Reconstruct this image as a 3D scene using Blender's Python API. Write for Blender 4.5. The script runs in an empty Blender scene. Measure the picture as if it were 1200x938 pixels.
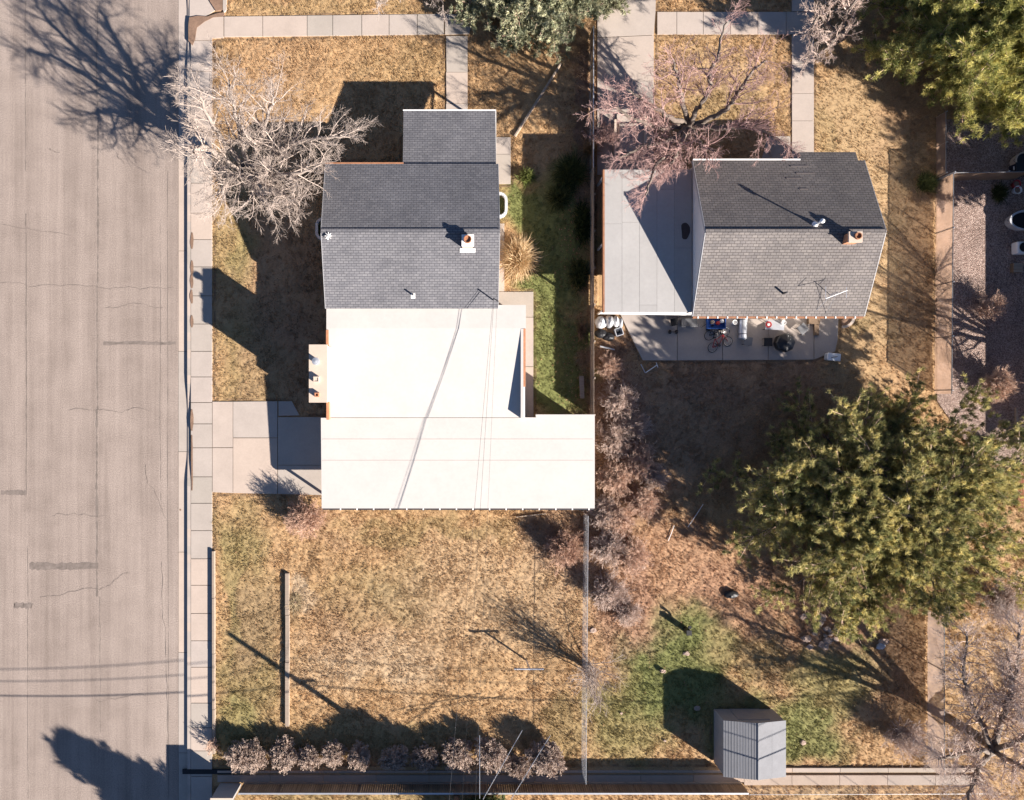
import bpy, math, random
import numpy as np
from mathutils import Vector

# ------------------------------------------------------------------ camera, light
H, S, CX, CY = 46.0, 17.5, 530.0, 470.0      # flying height, photo pixels per metre on the ground, point straight below
scene = bpy.context.scene
C = scene.collection
cam = bpy.data.cameras.new('camera'); cam_o = bpy.data.objects.new('camera', cam); C.objects.link(cam_o)
cam_o.location = (0, 0, H); cam.sensor_width = 36; cam.lens = H*S/1200*36
cam.shift_x = (600-CX)/1200; cam.shift_y = (CY-469)/1200; cam.clip_end = 2000
scene.camera = cam_o
EL = math.radians(23.7)
AZ = np.array([0.827, -0.562]); AZ /= np.linalg.norm(AZ)
sdir = Vector((AZ[0]*math.cos(EL), AZ[1]*math.cos(EL), math.sin(EL)))
world = bpy.data.worlds.new('World'); scene.world = world; world.use_nodes = True
wn = world.node_tree
sky = wn.nodes.new('ShaderNodeTexSky'); sky.sky_type = 'NISHITA'; sky.sun_disc = False
sky.air_density = 0.55; sky.dust_density = 0.3; sky.ozone_density = 2.5; sky.altitude = 1300
sky.sun_elevation = EL; sky.sun_rotation = math.atan2(AZ[0], AZ[1])
wn.links.new(sky.outputs[0], wn.nodes['Background'].inputs[0]); wn.nodes['Background'].inputs[1].default_value = 0.06
sun = bpy.data.lights.new('sun', 'SUN'); sun.energy = 5.0; sun.angle = math.radians(0.53); sun.color = (1.0, 0.925, 0.845)
sun_o = bpy.data.objects.new('sun', sun); C.objects.link(sun_o); sun_o.location = (40, -30, 40)
sun_o.rotation_euler = sdir.to_track_quat('Z', 'Y').to_euler()
scene.view_settings.view_transform = 'Standard'; scene.view_settings.look = 'None'
scene.view_settings.gamma = 1; scene.view_settings.use_curve_mapping = False
scene.view_settings.exposure = 1.68

# ------------------------------------------------------------------ helpers
rs = np.random.RandomState(7)
def W(px, py, z=0.0):
    k = (H-z)/H/S
    return np.array([(px-CX)*k, (CY-py)*k, z])
def G(px, py):                                    # ground metres
    return ((px-CX)/S, (CY-py)/S)

def norm(v):
    n = np.linalg.norm(v, axis=-1, keepdims=True); n[n == 0] = 1
    return v/n

def tag(o, label=None, cat=None, group=None, kind=None):
    if label: o['label'] = label
    if cat: o['category'] = cat
    if group: o['group'] = group
    if kind: o['kind'] = kind
    return o
def thing(name, label, cat, loc=(0, 0, 0), group=None):
    o = bpy.data.objects.new(name, None); C.objects.link(o)
    o.location = tuple(float(v) for v in loc); o.empty_display_size = 0.3
    return tag(o, label, cat, group)
def root_loc(o):
    v = Vector((0, 0, 0))
    while o is not None:
        v = v + o.location; o = o.parent
    return np.array(v)
def link_mesh(name, v, f_flat, loop_start, mat, parent=None, smooth=False, cols=None, loc=None):
    v = np.asarray(v, dtype=np.float32)
    off = root_loc(parent) if parent is not None else (np.array(loc) if loc is not None else np.zeros(3))
    v = v-off.astype(np.float32)
    me = bpy.data.meshes.new(name)
    me.vertices.add(len(v)); me.vertices.foreach_set('co', v.ravel())
    me.loops.add(len(f_flat)); me.loops.foreach_set('vertex_index', np.asarray(f_flat, dtype=np.int32))
    me.polygons.add(len(loop_start)); me.polygons.foreach_set('loop_start', np.asarray(loop_start, dtype=np.int32))
    me.polygons.foreach_set('use_smooth', np.full(len(loop_start), bool(smooth)))
    me.update(calc_edges=True)
    if cols is not None:
        a = me.attributes.new('col', 'FLOAT_COLOR', 'POINT')
        c = np.ones((len(v), 4), dtype=np.float32); c[:, :3] = cols
        a.data.foreach_set('color', c.ravel())
    if mat: me.materials.append(mat)
    o = bpy.data.objects.new(name, me); C.objects.link(o)
    if parent is not None: o.parent = parent
    elif loc is not None: o.location = tuple(float(x) for x in loc)
    return o

class MB:
    def __init__(s): s.v = []; s.f = []
    def poly(s, pts):
        b = len(s.v); s.v += [tuple(map(float, p)) for p in pts]; s.f.append(list(range(b, b+len(pts)))); return s
    def box(s, x0, x1, y0, y1, z0, z1):
        if x0 > x1: x0, x1 = x1, x0
        if y0 > y1: y0, y1 = y1, y0
        return s.hexa([(x0, y0, z0), (x1, y0, z0), (x1, y1, z0), (x0, y1, z0), (x0, y0, z1), (x1, y0, z1), (x1, y1, z1), (x0, y1, z1)])
    def hexa(s, p):
        b = len(s.v); s.v += [tuple(map(float, q)) for q in p]
        for q in ((0, 3, 2, 1), (4, 5, 6, 7), (0, 1, 5, 4), (1, 2, 6, 5), (2, 3, 7, 6), (3, 0, 4, 7)):
            s.f.append([b+i for i in q])
        return s
    def prism(s, pts, z0, z1):                     # pts: 2d outline, z may be function(x,y)
        a = 0
        for i in range(len(pts)):
            x0, y0 = pts[i][:2]; x1, y1 = pts[(i+1) % len(pts)][:2]; a += x0*y1-x1*y0
        if a < 0: pts = pts[::-1]
        g = lambda z, p: z(p[0], p[1]) if callable(z) else z
        b = len(s.v); n = len(pts)
        s.v += [(float(p[0]), float(p[1]), float(g(z0, p))) for p in pts]+[(float(p[0]), float(p[1]), float(g(z1, p))) for p in pts]
        s.f.append([b+i for i in range(n)][::-1]); s.f.append([b+n+i for i in range(n)])
        for i in range(n):
            j = (i+1) % n; s.f.append([b+i, b+j, b+n+j, b+n+i])
        return s
    def ob(s, c, u, vv, hx, hy, z0, z1):           # oriented box: centre, angle in vv
        ca, sa = math.cos(vv), math.sin(vv); P = []
        for z in (z0, z1):
            for a, b in ((-hx, -hy), (hx, -hy), (hx, hy), (-hx, hy)):
                P.append((c[0]+a*ca-b*sa, c[1]+a*sa+b*ca, z))
        return s.hexa(P)
    def tube(s, pts, r, n=6, cap=True):
        pts = np.array(pts, dtype=float); m = len(pts)
        rr = np.full(m, r) if np.isscalar(r) else np.array(r)
        t = np.gradient(pts, axis=0); t = norm(t)
        up = np.array([0, 0, 1.0]) if abs(t[0][2]) < 0.9 else np.array([1.0, 0, 0])
        b = len(s.v)
        for i in range(m):
            a1 = np.cross(up, t[i]); 
            if np.linalg.norm(a1) < 1e-4: a1 = np.cross(np.array([0.3, 1, 0]), t[i])
            a1 /= np.linalg.norm(a1); a2 = np.cross(t[i], a1)
            for k in range(n):
                th = 2*math.pi*k/n
                s.v.append(tuple(pts[i]+rr[i]*(math.cos(th)*a1+math.sin(th)*a2)))
        for i in range(m-1):
            for k in range(n):
                j = (k+1) % n; s.f.append([b+i*n+k, b+i*n+j, b+(i+1)*n+j, b+(i+1)*n+k])
        if cap: s.f.append([b+k for k in range(n)][::-1]); s.f.append([b+(m-1)*n+k for k in range(n)])
        return s
    def lathe(s, c, prof, n=16, sx=1, sy=1):       # prof [(r,z)...]
        b = len(s.v); m = len(prof)
        for r, z in prof:
            for k in range(n):
                th = 2*math.pi*k/n; s.v.append((c[0]+r*sx*math.cos(th), c[1]+r*sy*math.sin(th), z))
        for i in range(m-1):
            for k in range(n):
                j = (k+1) % n; s.f.append([b+i*n+k, b+i*n+j, b+(i+1)*n+j, b+(i+1)*n+k])
        s.f.append([b+k for k in range(n)][::-1]); s.f.append([b+(m-1)*n+k for k in range(n)])
        return s
    def torus(s, c, R, r, ax=2, n=28, m=6, rot=None):
        b = len(s.v)
        for i in range(n):
            a = 2*math.pi*i/n
            for j in range(m):
                q = 2*math.pi*j/m
                p = np.array([(R+r*math.cos(q))*math.cos(a), (R+r*math.cos(q))*math.sin(a), r*math.sin(q)])
                if rot is not None: p = rot @ p
                s.v.append(tuple(p+np.array(c)))
        for i in range(n):
            for j in range(m):
                i2, j2 = (i+1) % n, (j+1) % m
                s.f.append([b+i*m+j, b+i2*m+j, b+i2*m+j2, b+i*m+j2])
        return s
    def build(s, name, mat, parent=None, smooth=False, loc=None, bevel=0):
        ls, fl, k = [], [], 0
        for f in s.f: ls.append(k); fl += f; k += len(f)
        o = link_mesh(name, np.array(s.v), fl, ls, mat, parent, smooth, loc=loc)
        if bevel:
            md = o.modifiers.new('bevel', 'BEVEL'); md.width = bevel; md.segments = 2; md.limit_method = 'ANGLE'
        return o
def vnoise(x, y, scale, seed=0):                   # smooth 2d value noise 0..1
    x = np.asarray(x)/scale; y = np.asarray(y)/scale
    r = np.random.RandomState(seed); T = r.rand(256, 256)
    xi = np.floor(x).astype(int); yi = np.floor(y).astype(int); fx = x-xi; fy = y-yi
    fx = fx*fx*(3-2*fx); fy = fy*fy*(3-2*fy)
    a = T[xi % 256, yi % 256]; b = T[(xi+1) % 256, yi % 256]; c = T[xi % 256, (yi+1) % 256]; d = T[(xi+1) % 256, (yi+1) % 256]
    return (a*(1-fx)+b*fx)*(1-fy)+(c*(1-fx)+d*fx)*fy
def inpoly(px, py, poly):
    r = np.zeros(np.shape(px), bool); n = len(poly)
    for i in range(n):
        x0, y0 = poly[i]; x1, y1 = poly[(i+1) % n]
        if y0 == y1: continue
        c = ((y0 > py) != (y1 > py)) & (px < (x1-x0)*(py-y0)/(y1-y0)+x0)
        r ^= c
    return r

# ------------------------------------------------------------------ materials
def nodes(name):
    m = bpy.data.materials.new(name); m.use_nodes = True
    return m, m.node_tree, m.node_tree.nodes['Principled BSDF']
def N(nt, t, **kw):
    n = nt.nodes.new(t)
    for k, v in kw.items(): setattr(n, k, v)
    return n
def math_n(nt, op, a, b=None):
    n = N(nt, 'ShaderNodeMath', operation=op)
    for i, v in enumerate((a, b)):
        if v is None: continue
        if isinstance(v, (int, float)): n.inputs[i].default_value = v
        else: nt.links.new(v, n.inputs[i])
    return n.outputs[0]
def mixc(nt, fac, a, b, blend='MIX'):
    n = N(nt, 'ShaderNodeMix', data_type='RGBA', blend_type=blend)
    for i, v in ((0, fac), (6, a), (7, b)):
        if isinstance(v, (int, float)): n.inputs[i].default_value = v
        elif isinstance(v, tuple): n.inputs[i].default_value = (*v, 1)
        else: nt.links.new(v, n.inputs[i])
    return n.outputs[2]
def ramp(nt, fac, stops):
    n = N(nt, 'ShaderNodeValToRGB'); nt.links.new(fac, n.inputs[0])
    e = n.color_ramp.elements
    while len(e) > 1: e.remove(e[-1])
    for i, (p, c) in enumerate(stops):
        q = e[0] if i == 0 else e.new(p)
        q.position = p; q.color = (*c, 1) if isinstance(c, tuple) else (c, c, c, 1)
    return n.outputs[0]
def coords(nt): return N(nt, 'ShaderNodeNewGeometry').outputs['Position']
def noise(nt, scale, detail=4, rough=0.6, vec=None, st=None):
    n = N(nt, 'ShaderNodeTexNoise'); n.inputs['Scale'].default_value = scale; n.inputs['Detail'].default_value = detail; n.inputs['Roughness'].default_value = rough
    v = vec if vec is not None else coords(nt)
    if st:
        mp = N(nt, 'ShaderNodeMapping'); mp.inputs['Scale'].default_value = st; nt.links.new(v, mp.inputs[0]); v = mp.outputs[0]
    nt.links.new(v, n.inputs['Vector']); return n.outputs[0]
def bump(nt, b, h, strength=0.5, dist=0.02):
    n = N(nt, 'ShaderNodeBump'); n.inputs['Strength'].default_value = strength; n.inputs['Distance'].default_value = dist
    nt.links.new(h, n.inputs['Height']); nt.links.new(n.outputs[0], b.inputs['Normal'])
def spec(b, rough, metal=0, sp=0.3):
    b.inputs['Roughness'].default_value = rough; b.inputs['Metallic'].default_value = metal; b.inputs['Specular IOR Level'].default_value = sp
_mc = {}
def simple(name, col, rough=0.7, var=0.25, sc=3.0, metal=0, bmp=0.0, st=None, sp=0.3, island=0.0):
    if name in _mc: return _mc[name]
    m, nt, b = nodes(name); spec(b, rough, metal, sp)
    oc = N(nt, 'ShaderNodeTexCoord').outputs['Object']
    n1 = noise(nt, sc, 5, 0.65, oc, st); n2 = noise(nt, sc*9, 3, 0.6, oc, st)
    f = math_n(nt, 'ADD', math_n(nt, 'MULTIPLY', n1, 0.65), math_n(nt, 'MULTIPLY', n2, 0.35))
    lo = tuple(max(0, c*(1-var)) for c in col); hi = tuple(c*(1+var) for c in col)
    c = ramp(nt, f, [(0.3, lo), (0.7, hi)])
    if island:
        ri = N(nt, 'ShaderNodeNewGeometry').outputs['Random Per Island']
        v = math_n(nt, 'ADD', 1-island, math_n(nt, 'MULTIPLY', ri, 2*island))
        cc = N(nt, 'ShaderNodeCombineColor')
        for i in range(3): nt.links.new(v, cc.inputs[i])
        c = mixc(nt, 1.0, c, cc.outputs[0], 'MULTIPLY')
    nt.links.new(c, b.inputs['Base Color'])
    if bmp: bump(nt, b, n2, bmp, 0.02)
    _mc[name] = m; return m
def shingle(name, c1, c2, mortar, row=0.14, width=0.31, streak=(1, 1, 1)):
    m, nt, b = nodes(name); spec(b, 0.9, 0, 0.15)
    oc = N(nt, 'ShaderNodeTexCoord').outputs['Object']
    br = N(nt, 'ShaderNodeTexBrick'); nt.links.new(oc, br.inputs['Vector'])
    br.inputs['Scale'].default_value = 1; br.inputs['Brick Width'].default_value = width; br.inputs['Row Height'].default_value = row
    br.inputs['Mortar Size'].default_value = 0.018; br.inputs['Mortar Smooth'].default_value = 0.25; br.inputs['Bias'].default_value = -0.1
    br.inputs['Color1'].default_value = (*c1, 1); br.inputs['Color2'].default_value = (*c2, 1); br.inputs['Mortar'].default_value = (*mortar, 1)
    n1 = noise(nt, 0.35, 5, 0.65, oc); n2 = noise(nt, 6, 4, 0.7, oc)
    f = math_n(nt, 'ADD', math_n(nt, 'MULTIPLY', n1, 0.6), math_n(nt, 'MULTIPLY', n2, 0.4))
    c = mixc(nt, 1.0, br.outputs[0], ramp(nt, f, [(0.3, (0.72, 0.71, 0.70)), (0.7, (1.28, 1.25, 1.21))]), 'MULTIPLY')
    nt.links.new(c, b.inputs['Base Color'])
    bump(nt, b, math_n(nt, 'ADD', math_n(nt, 'MULTIPLY', br.outputs['Fac'], -1), math_n(nt, 'MULTIPLY', n2, 0.5)), 0.4, 0.02)
    return m
def vcol(name, rough=0.9, nsc=8.0, amt=0.35, transl=0.0, bmp=0.0):
    m, nt, b = nodes(name); spec(b, rough, 0, 0.15)
    a = N(nt, 'ShaderNodeAttribute', attribute_name='col')
    n1 = noise(nt, nsc, 4, 0.7)
    c = mixc(nt, 1.0, a.outputs['Color'], ramp(nt, n1, [(0.3, 1-amt), (0.7, 1+amt)]), 'MULTIPLY')
    nt.links.new(c, b.inputs['Base Color'])
    if bmp: bump(nt, b, n1, bmp, 0.04)
    if transl:
        t = N(nt, 'ShaderNodeBsdfTranslucent'); nt.links.new(c, t.inputs[0])
        mx = N(nt, 'ShaderNodeMixShader'); mx.inputs[0].default_value = transl
        nt.links.new(b.outputs[0], mx.inputs[1]); nt.links.new(t.outputs[0], mx.inputs[2])
        nt.links.new(mx.outputs[0], nt.nodes['Material Output'].inputs[0])
    return m
def screen_mat(name, col, hole=0.4):
    m, nt, b = nodes(name); spec(b, 0.8)
    oc = N(nt, 'ShaderNodeTexCoord').outputs['Object']
    c = ramp(nt, noise(nt, 1.2, 5, 0.6, oc), [(0.3, tuple(x*0.8 for x in col)), (0.7, tuple(x*1.15 for x in col))])
    nt.links.new(c, b.inputs['Base Color'])
    t = N(nt, 'ShaderNodeBsdfTranslucent'); nt.links.new(c, t.inputs[0])
    mx = N(nt, 'ShaderNodeMixShader'); mx.inputs[0].default_value = 0.6
    nt.links.new(b.outputs[0], mx.inputs[1]); nt.links.new(t.outputs[0], mx.inputs[2])
    tr = N(nt, 'ShaderNodeBsdfTransparent'); m2 = N(nt, 'ShaderNodeMixShader'); m2.inputs[0].default_value = hole
    nt.links.new(mx.outputs[0], m2.inputs[1]); nt.links.new(tr.outputs[0], m2.inputs[2])
    nt.links.new(m2.outputs[0], nt.nodes['Material Output'].inputs[0]); return m
def asphalt_mat():
    m, nt, b = nodes('asphalt'); spec(b, 0.9, 0, 0.2)
    P = coords(nt)
    fine = noise(nt, 14, 4, 0.8, P); mid = noise(nt, 0.5, 5, 0.6, P); st = noise(nt, 1.0, 4, 0.6, P, (0.9, 0.03, 1)); st2 = noise(nt, 1.0, 5, 0.7, P, (5, 0.12, 1))
    f = math_n(nt, 'ADD', math_n(nt, 'MULTIPLY', mid, 0.3), math_n(nt, 'ADD', math_n(nt, 'MULTIPLY', st, 0.45), math_n(nt, 'MULTIPLY', st2, 0.25)))
    c = ramp(nt, f, [(0.38, (0.21, 0.167, 0.141)), (0.51, (0.272, 0.219, 0.186)), (0.64, (0.325, 0.264, 0.225))])
    c = mixc(nt, 1.0, c, ramp(nt, fine, [(0.3, 0.62), (0.7, 1.36)]), 'MULTIPLY')
    nt.links.new(c, b.inputs['Base Color']); bump(nt, b, fine, 0.25, 0.01); return m
def concrete_mat(name, col, island=0.11):
    m, nt, b = nodes(name); spec(b, 0.85, 0, 0.2)
    P = coords(nt)
    f = math_n(nt, 'ADD', math_n(nt, 'MULTIPLY', noise(nt, 0.7, 6, 0.65, P), 0.6), math_n(nt, 'MULTIPLY', noise(nt, 9, 4, 0.7, P), 0.4))
    c = ramp(nt, f, [(0.3, tuple(x*0.86 for x in col)), (0.7, tuple(x*1.1 for x in col))])
    ri = N(nt, 'ShaderNodeNewGeometry').outputs['Random Per Island']
    tint = ramp(nt, ri, [(0, (1-island, 1-island*0.8, 1-island)), (0.5, (1, 1, 1)), (1, (1+island, 1+island*0.4, 1-island*0.2))])
    c = mixc(nt, 1.0, c, tint, 'MULTIPLY')
    stain = ramp(nt, noise(nt, 0.35, 6, 0.75, P), [(0.58, 1.0), (0.72, 0.86)])
    c = mixc(nt, 1.0, c, stain, 'MULTIPLY')
    nt.links.new(c, b.inputs['Base Color']); bump(nt, b, noise(nt, 22, 3, 0.7, P), 0.15, 0.01); return m
def gravel_mat():
    m, nt, b = nodes('gravel'); spec(b, 0.95, 0, 0.15)
    P = coords(nt)
    v = N(nt, 'ShaderNodeTexVoronoi'); v.inputs['Scale'].default_value = 17; nt.links.new(P, v.inputs['Vector'])
    sep = N(nt, 'ShaderNodeSeparateColor'); nt.links.new(v.outputs['Color'], sep.inputs[0])
    c = ramp(nt, sep.outputs[0], [(0, (0.18, 0.122, 0.098)), (0.5, (0.325, 0.232, 0.193)), (1, (0.49, 0.375, 0.32))])
    c = mixc(nt, 1.0, c, ramp(nt, noise(nt, 0.6, 5, 0.7, P), [(0.3, 0.75), (0.7, 1.2)]), 'MULTIPLY')
    nt.links.new(c, b.inputs['Base Color'])
    bump(nt, b, math_n(nt, 'MULTIPLY', v.outputs['Distance'], -1), 1.0, 0.08); return m

M = {}
M['asphalt'] = asphalt_mat()
M['concrete'] = concrete_mat('concrete', (0.395, 0.336, 0.294))
M['patio'] = concrete_mat('patio_concrete', (0.37, 0.32, 0.285), 0.03)
M['gravel'] = gravel_mat()
M['lawn'] = vcol('lawn', 0.95, 13, 0.30, bmp=0.45)
M['blade'] = vcol('grass_blades', 0.8, 3, 0.22, 0.25)
M['needle'] = vcol('pine_needles', 0.6, 2, 0.2, 0.3)
M['dirt'] = simple('bare_soil', (0.20, 0.125, 0.085), 0.95, 0.35, 1.2, bmp=0.6)
M['base'] = simple('far_ground', (0.16, 0.11, 0.065), 0.95, 0.35, 0.05)
M['tar'] = simple('tar_seam', (0.165, 0.135, 0.115), 0.8, 0.3, 2)
M['shingle_left'] = shingle('shingle_grey', (0.135, 0.135, 0.148), (0.178, 0.176, 0.187), (0.072, 0.072, 0.082), 0.15, 0.32)
M['shingle_right'] = shingle('shingle_brown_grey', (0.142, 0.131, 0.130), (0.19, 0.173, 0.165), (0.068, 0.06, 0.058), 0.16, 0.33)
M['white_roof'] = simple('white_membrane', (0.485, 0.45, 0.415), 0.6, 0.07, 0.5)
M['grey_roll'] = simple('rolled_roofing', (0.33, 0.315, 0.30), 0.85, 0.09, 0.6, island=0.05)
M['brick'] = simple('brick_orange', (0.42, 0.19, 0.10), 0.9, 0.25, 5, bmp=0.3)
M['stucco'] = simple('beige_stucco', (0.50, 0.40, 0.32), 0.9, 0.08, 2, bmp=0.2)
M['wall_white'] = simple('painted_siding', (0.60, 0.58, 0.56), 0.8, 0.06, 2)
M['white'] = simple('white_paint', (0.78, 0.76, 0.73), 0.6, 0.05, 3)
M['metal'] = simple('galvanised_metal', (0.55, 0.56, 0.58), 0.4, 0.1, 5, metal=0.6)
M['dark_metal'] = simple('dark_metal', (0.06, 0.06, 0.065), 0.5, 0.2, 5, metal=0.3)
M['black'] = simple('black_plastic', (0.015, 0.015, 0.017), 0.5, 0.2, 5)
M['rubber'] = simple('black_rubber', (0.02, 0.02, 0.02), 0.8, 0.2, 5)
M['glass'] = simple('dark_glass', (0.03, 0.035, 0.04), 0.1, 0.1, 1, sp=0.6)
M['wood'] = simple('weathered_wood', (0.30, 0.235, 0.18), 0.9, 0.3, 2, st=(1, 12, 1), island=0.15)
M['wood_brown'] = simple('brown_board', (0.17, 0.115, 0.075), 0.9, 0.3, 2, st=(8, 1, 8), island=0.2)
M['rust'] = simple('rusty_fascia', (0.30, 0.14, 0.075), 0.9, 0.35, 3)
M['red'] = simple('red_paint', (0.35, 0.03, 0.03), 0.4, 0.1, 4)
M['blue'] = simple('blue_plastic', (0.03, 0.10, 0.35), 0.5, 0.15, 4)
M['grey'] = simple('grey_plastic', (0.16, 0.16, 0.165), 0.6, 0.15, 4)
M['tarp'] = simple('pale_plastic', (0.45, 0.46, 0.48), 0.5, 0.25, 3)
M['screen'] = screen_mat('tan_mesh_fabric', (0.34, 0.225, 0.155), 0.30)
M['screen_shaded'] = screen_mat('shaded_mesh_fabric', (0.26, 0.20, 0.17), 0.30)  # mesh fabric again, with tree shade worked into a darker, greyer colour
M['bark'] = simple('grey_bark', (0.15, 0.12, 0.10), 0.95, 0.35, 5, bmp=0.5)
M['bark_pale'] = simple('pale_bark', (0.27, 0.222, 0.19), 0.9, 0.3, 5, bmp=0.4)
M['twig_pale'] = simple('pale_twigs', (0.385, 0.312, 0.265), 0.85, 0.25, 3)
M['twig_pink'] = simple('pinkish_twigs', (0.37, 0.235, 0.21), 0.85, 0.25, 3)
M['twig_brown'] = simple('brown_twigs', (0.58, 0.40, 0.30), 0.85, 0.3, 3)
M['twig_red'] = simple('reddish_twigs', (0.50, 0.32, 0.23), 0.85, 0.3, 3)
M['twig_grey'] = simple('grey_twigs', (0.52, 0.40, 0.335), 0.85, 0.3, 3)
M['stone'] = simple('pale_stone', (0.37, 0.27, 0.215), 0.9, 0.25, 4, bmp=0.3)
M['deck'] = simple('red_stained_deck', (0.22, 0.075, 0.035), 0.8, 0.25, 3, island=0.15)

# ------------------------------------------------------------------ ground, road, walks
# everything in photo pixels on the ground; hard areas keep the grass away
HARD = []
def slab_px(mb, poly, z0, z1): mb.prism([G(*p) for p in poly], z0, z1)
b = MB(); b.poly([(-600, -600, -0.3), (600, -600, -0.3), (600, 600, -0.3), (-600, 600, -0.3)])
tag(b.build('ground', M['base']), kind='structure')
b = MB()
xs = [G(x, 0)[0] for x in (-70, 208)]
b.prism([(xs[0], -200), (xs[1], -200), (xs[1], 200), (xs[0], 200)], -0.28, -0.14)
tag(b.build('road', M['asphalt']), kind='structure')
# seams, cracks, patches of the road
b = MB()
def strip(mb, pts, w, z, jit=0.0, seed=0):
    r = np.random.RandomState(seed)
    P = np.array([G(*p) for p in pts]); 
    d = norm(np.gradient(P, axis=0)); nrm = np.stack([-d[:, 1], d[:, 0]], 1)
    ww = w/S*0.5*(1+jit*(r.rand(len(P))-0.5)*2)
    for i in range(len(P)-1):
        a0, a1 = P[i]-nrm[i]*ww[i], P[i]+nrm[i]*ww[i]; b0, b1 = P[i+1]-nrm[i+1]*ww[i+1], P[i+1]+nrm[i+1]*ww[i+1]
        mb.poly([(*a0, z), (*b0, z), (*b1, z), (*a1, z)])
def wiggle(p0, p1, n, amp, seed):
    r = np.random.RandomState(seed); t = np.linspace(0, 1, n)[:, None]
    P = np.array(p0)*(1-t)+np.array(p1)*t
    o = np.cumsum(r.normal(0, amp, (n, 2)), axis=0); o -= t*o[-1]
    return P+o
zr = -0.136
for i, (x, y0, y1, w) in enumerate(((112, 0, 115, 0.7), (113, 118, 330, 1.5), (113, 330, 480, 1.1), (112, 480, 700, 1.8), (116, 700, 860, 0.5), (28, 0, 200, 0.5), (29, 250, 575, 0.8), (31, 640, 938, 0.5), (196, 200, 938, 0.35), (187, 260, 600, 0.3))):
    strip(b, wiggle((x, y0), (x+0.5, y1), 60, 0.12, i), w, zr+0.0005*i, 0.9, i)
for i, (p0, p1) in enumerate((((0, 262), (80, 275)), ((0, 331), (108, 335)), ((108, 335), (200, 337)), ((122, 362), (190, 360)), ((80, 480), (175, 482)), ((60, 605), (125, 606)), ((45, 700), (112, 690)), ((112, 690), (150, 672)), ((112, 822), (170, 818)), ((195, 610), (170, 545)), ((190, 660), (196, 900)), ((55, 175), (68, 178)), ((135, 180), (145, 192)))):
    strip(b, wiggle(p0, p1, 26, 0.9, 40+i), 0.3, zr+0.006+0.0005*i, 0.6, i)
tag(b.build('road_seam', M['tar']), kind='structure')
b = MB()
for i, (x0, x1, y, h) in enumerate(((33, 114, 664, 8), (0, 30, 578, 5), (15, 36, 711, 6), (120, 205, 402, 3.5))):
    strip(b, wiggle((x0, y), (x1, y), 24, 0.25, 70+i), h, zr+0.003, 0.35, i+5)
pm = simple('dark_patch', (0.175, 0.142, 0.122), 0.9, 0.4, 4)
tag(b.build('road_patch', pm), kind='structure')

# gutter, kerb and sidewalk of the street: slabs with open joints
gut = MB(); kerb = MB(); walk = MB()
y = -60; r = np.random.RandomState(3)
while y < 1000:
    L = 118
    slab_px(gut, [(208.3, y), (208.3, y+L-0.5), (219.5, y+L-0.5), (219.5, y)], -0.28, -0.132)
    y += L
def kerb_h(y):
    d = max(0, 1-abs(y-505)/60.0); d = min(1, d*2)
    e = max(0, min(1, (60-abs(y-28))/40)) if y < 90 else 0
    return 0.02-0.10*max(d, e*0.95)
ys = np.linspace(-60, 1000, 107)
for y0, y1 in zip(ys[:-1], ys[1:]):
    h0, h1 = kerb_h(y0), kerb_h(y1)
    P = [G(219.6, y1), G(223.5, y1), G(223.5, y0), G(219.6, y0)]
    kerb.hexa([(*P[0], -0.28), (*P[1], -0.28), (*P[2], -0.28), (*P[3], -0.28), (*P[0], h1), (*P[1], h1), (*P[2], h0), (*P[3], h0)])
HARD.append([(205, -100), (249.5, -100), (249.5, 1100), (205, 1100)])
joints = [48, 84, 118, 152, 186, 215, 250, 281, 313, 347, 380, 412, 442, 472, 497, 525, 559, 590, 622, 655, 686, 719, 751, 782, 824, 853, 880, 910, 940, 975, 1010]
for y0, y1 in zip(joints[:-1], joints[1:]):
    slab_px(walk, [(224, y0+0.35), (224, y1-0.35), (248.5, y1-0.35), (248.5, y0+0.35)], -0.1, 0.03+r.uniform(-0.004, 0.004))
# corner and the walk along the top
slab_px(walk, [(232, 22), (262, 20), (262, 44.6), (248.5, 45), (248.5, 47.6), (229, 47.6), (229, 30)], -0.1, 0.03)
slab_px(walk, [(222, -60), (243, -60), (247, 0), (252, 12), (240, 19.5), (222, 19)], -0.1, -0.02)
slab_px(walk, [(261.5, -60), (265.5, -60), (265.5, 12), (262.5, 15.5), (261.5, 12)], -0.1, 0.05)
tops = [262.6, 308, 360, 390, 424, 456, 489, 520.5]
for x0, x1 in zip(tops[:-1], tops[1:]):
    slab_px(walk, [(x0+0.35, 20-0.012*(x0-262)), (x1-0.35, 20-0.012*(x1-262)), (x1-0.35, 43.5-0.012*(x1-262)), (x0+0.35, 43.5-0.012*(x0-262))], -0.1, 0.03+r.uniform(-0.004, 0.004))
slab_px(walk, [(521.5, 17), (555, 18), (550, 40), (521.5, 40.5)], -0.1, 0.03)
HARD += [[(222, -60), (266, -60), (266, 19), (560, 16), (550, 41), (249, 46), (222, 60)]]
for y0, y1 in ((42.5, 85), (85, 122), (122, 175)):
    slab_px(walk, [(522.8, y0+0.3), (548, y0+0.3), (548, y1-0.3), (523.3, y1-0.3)], -0.1, 0.035)
HARD.append([(522, 40), (548.5, 40), (548.5, 180), (522, 180)])
for y0, y1 in ((161, 181), (181, 216)):
    slab_px(walk, [(572, y0+0.3), (598.5, y0+0.3), (598.5, y1-0.3), (572, y1-0.3)], -0.1, 0.03)
HARD.append([(572, 160), (599, 160), (599, 217), (572, 217)])
for y0, y1 in ((262, 300), (300, 342)):
    slab_px(walk, [(572, y0+0.3), (591, y0+0.3), (591, y1-0.3), (572, y1-0.3)], -0.1, 0.03)
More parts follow.
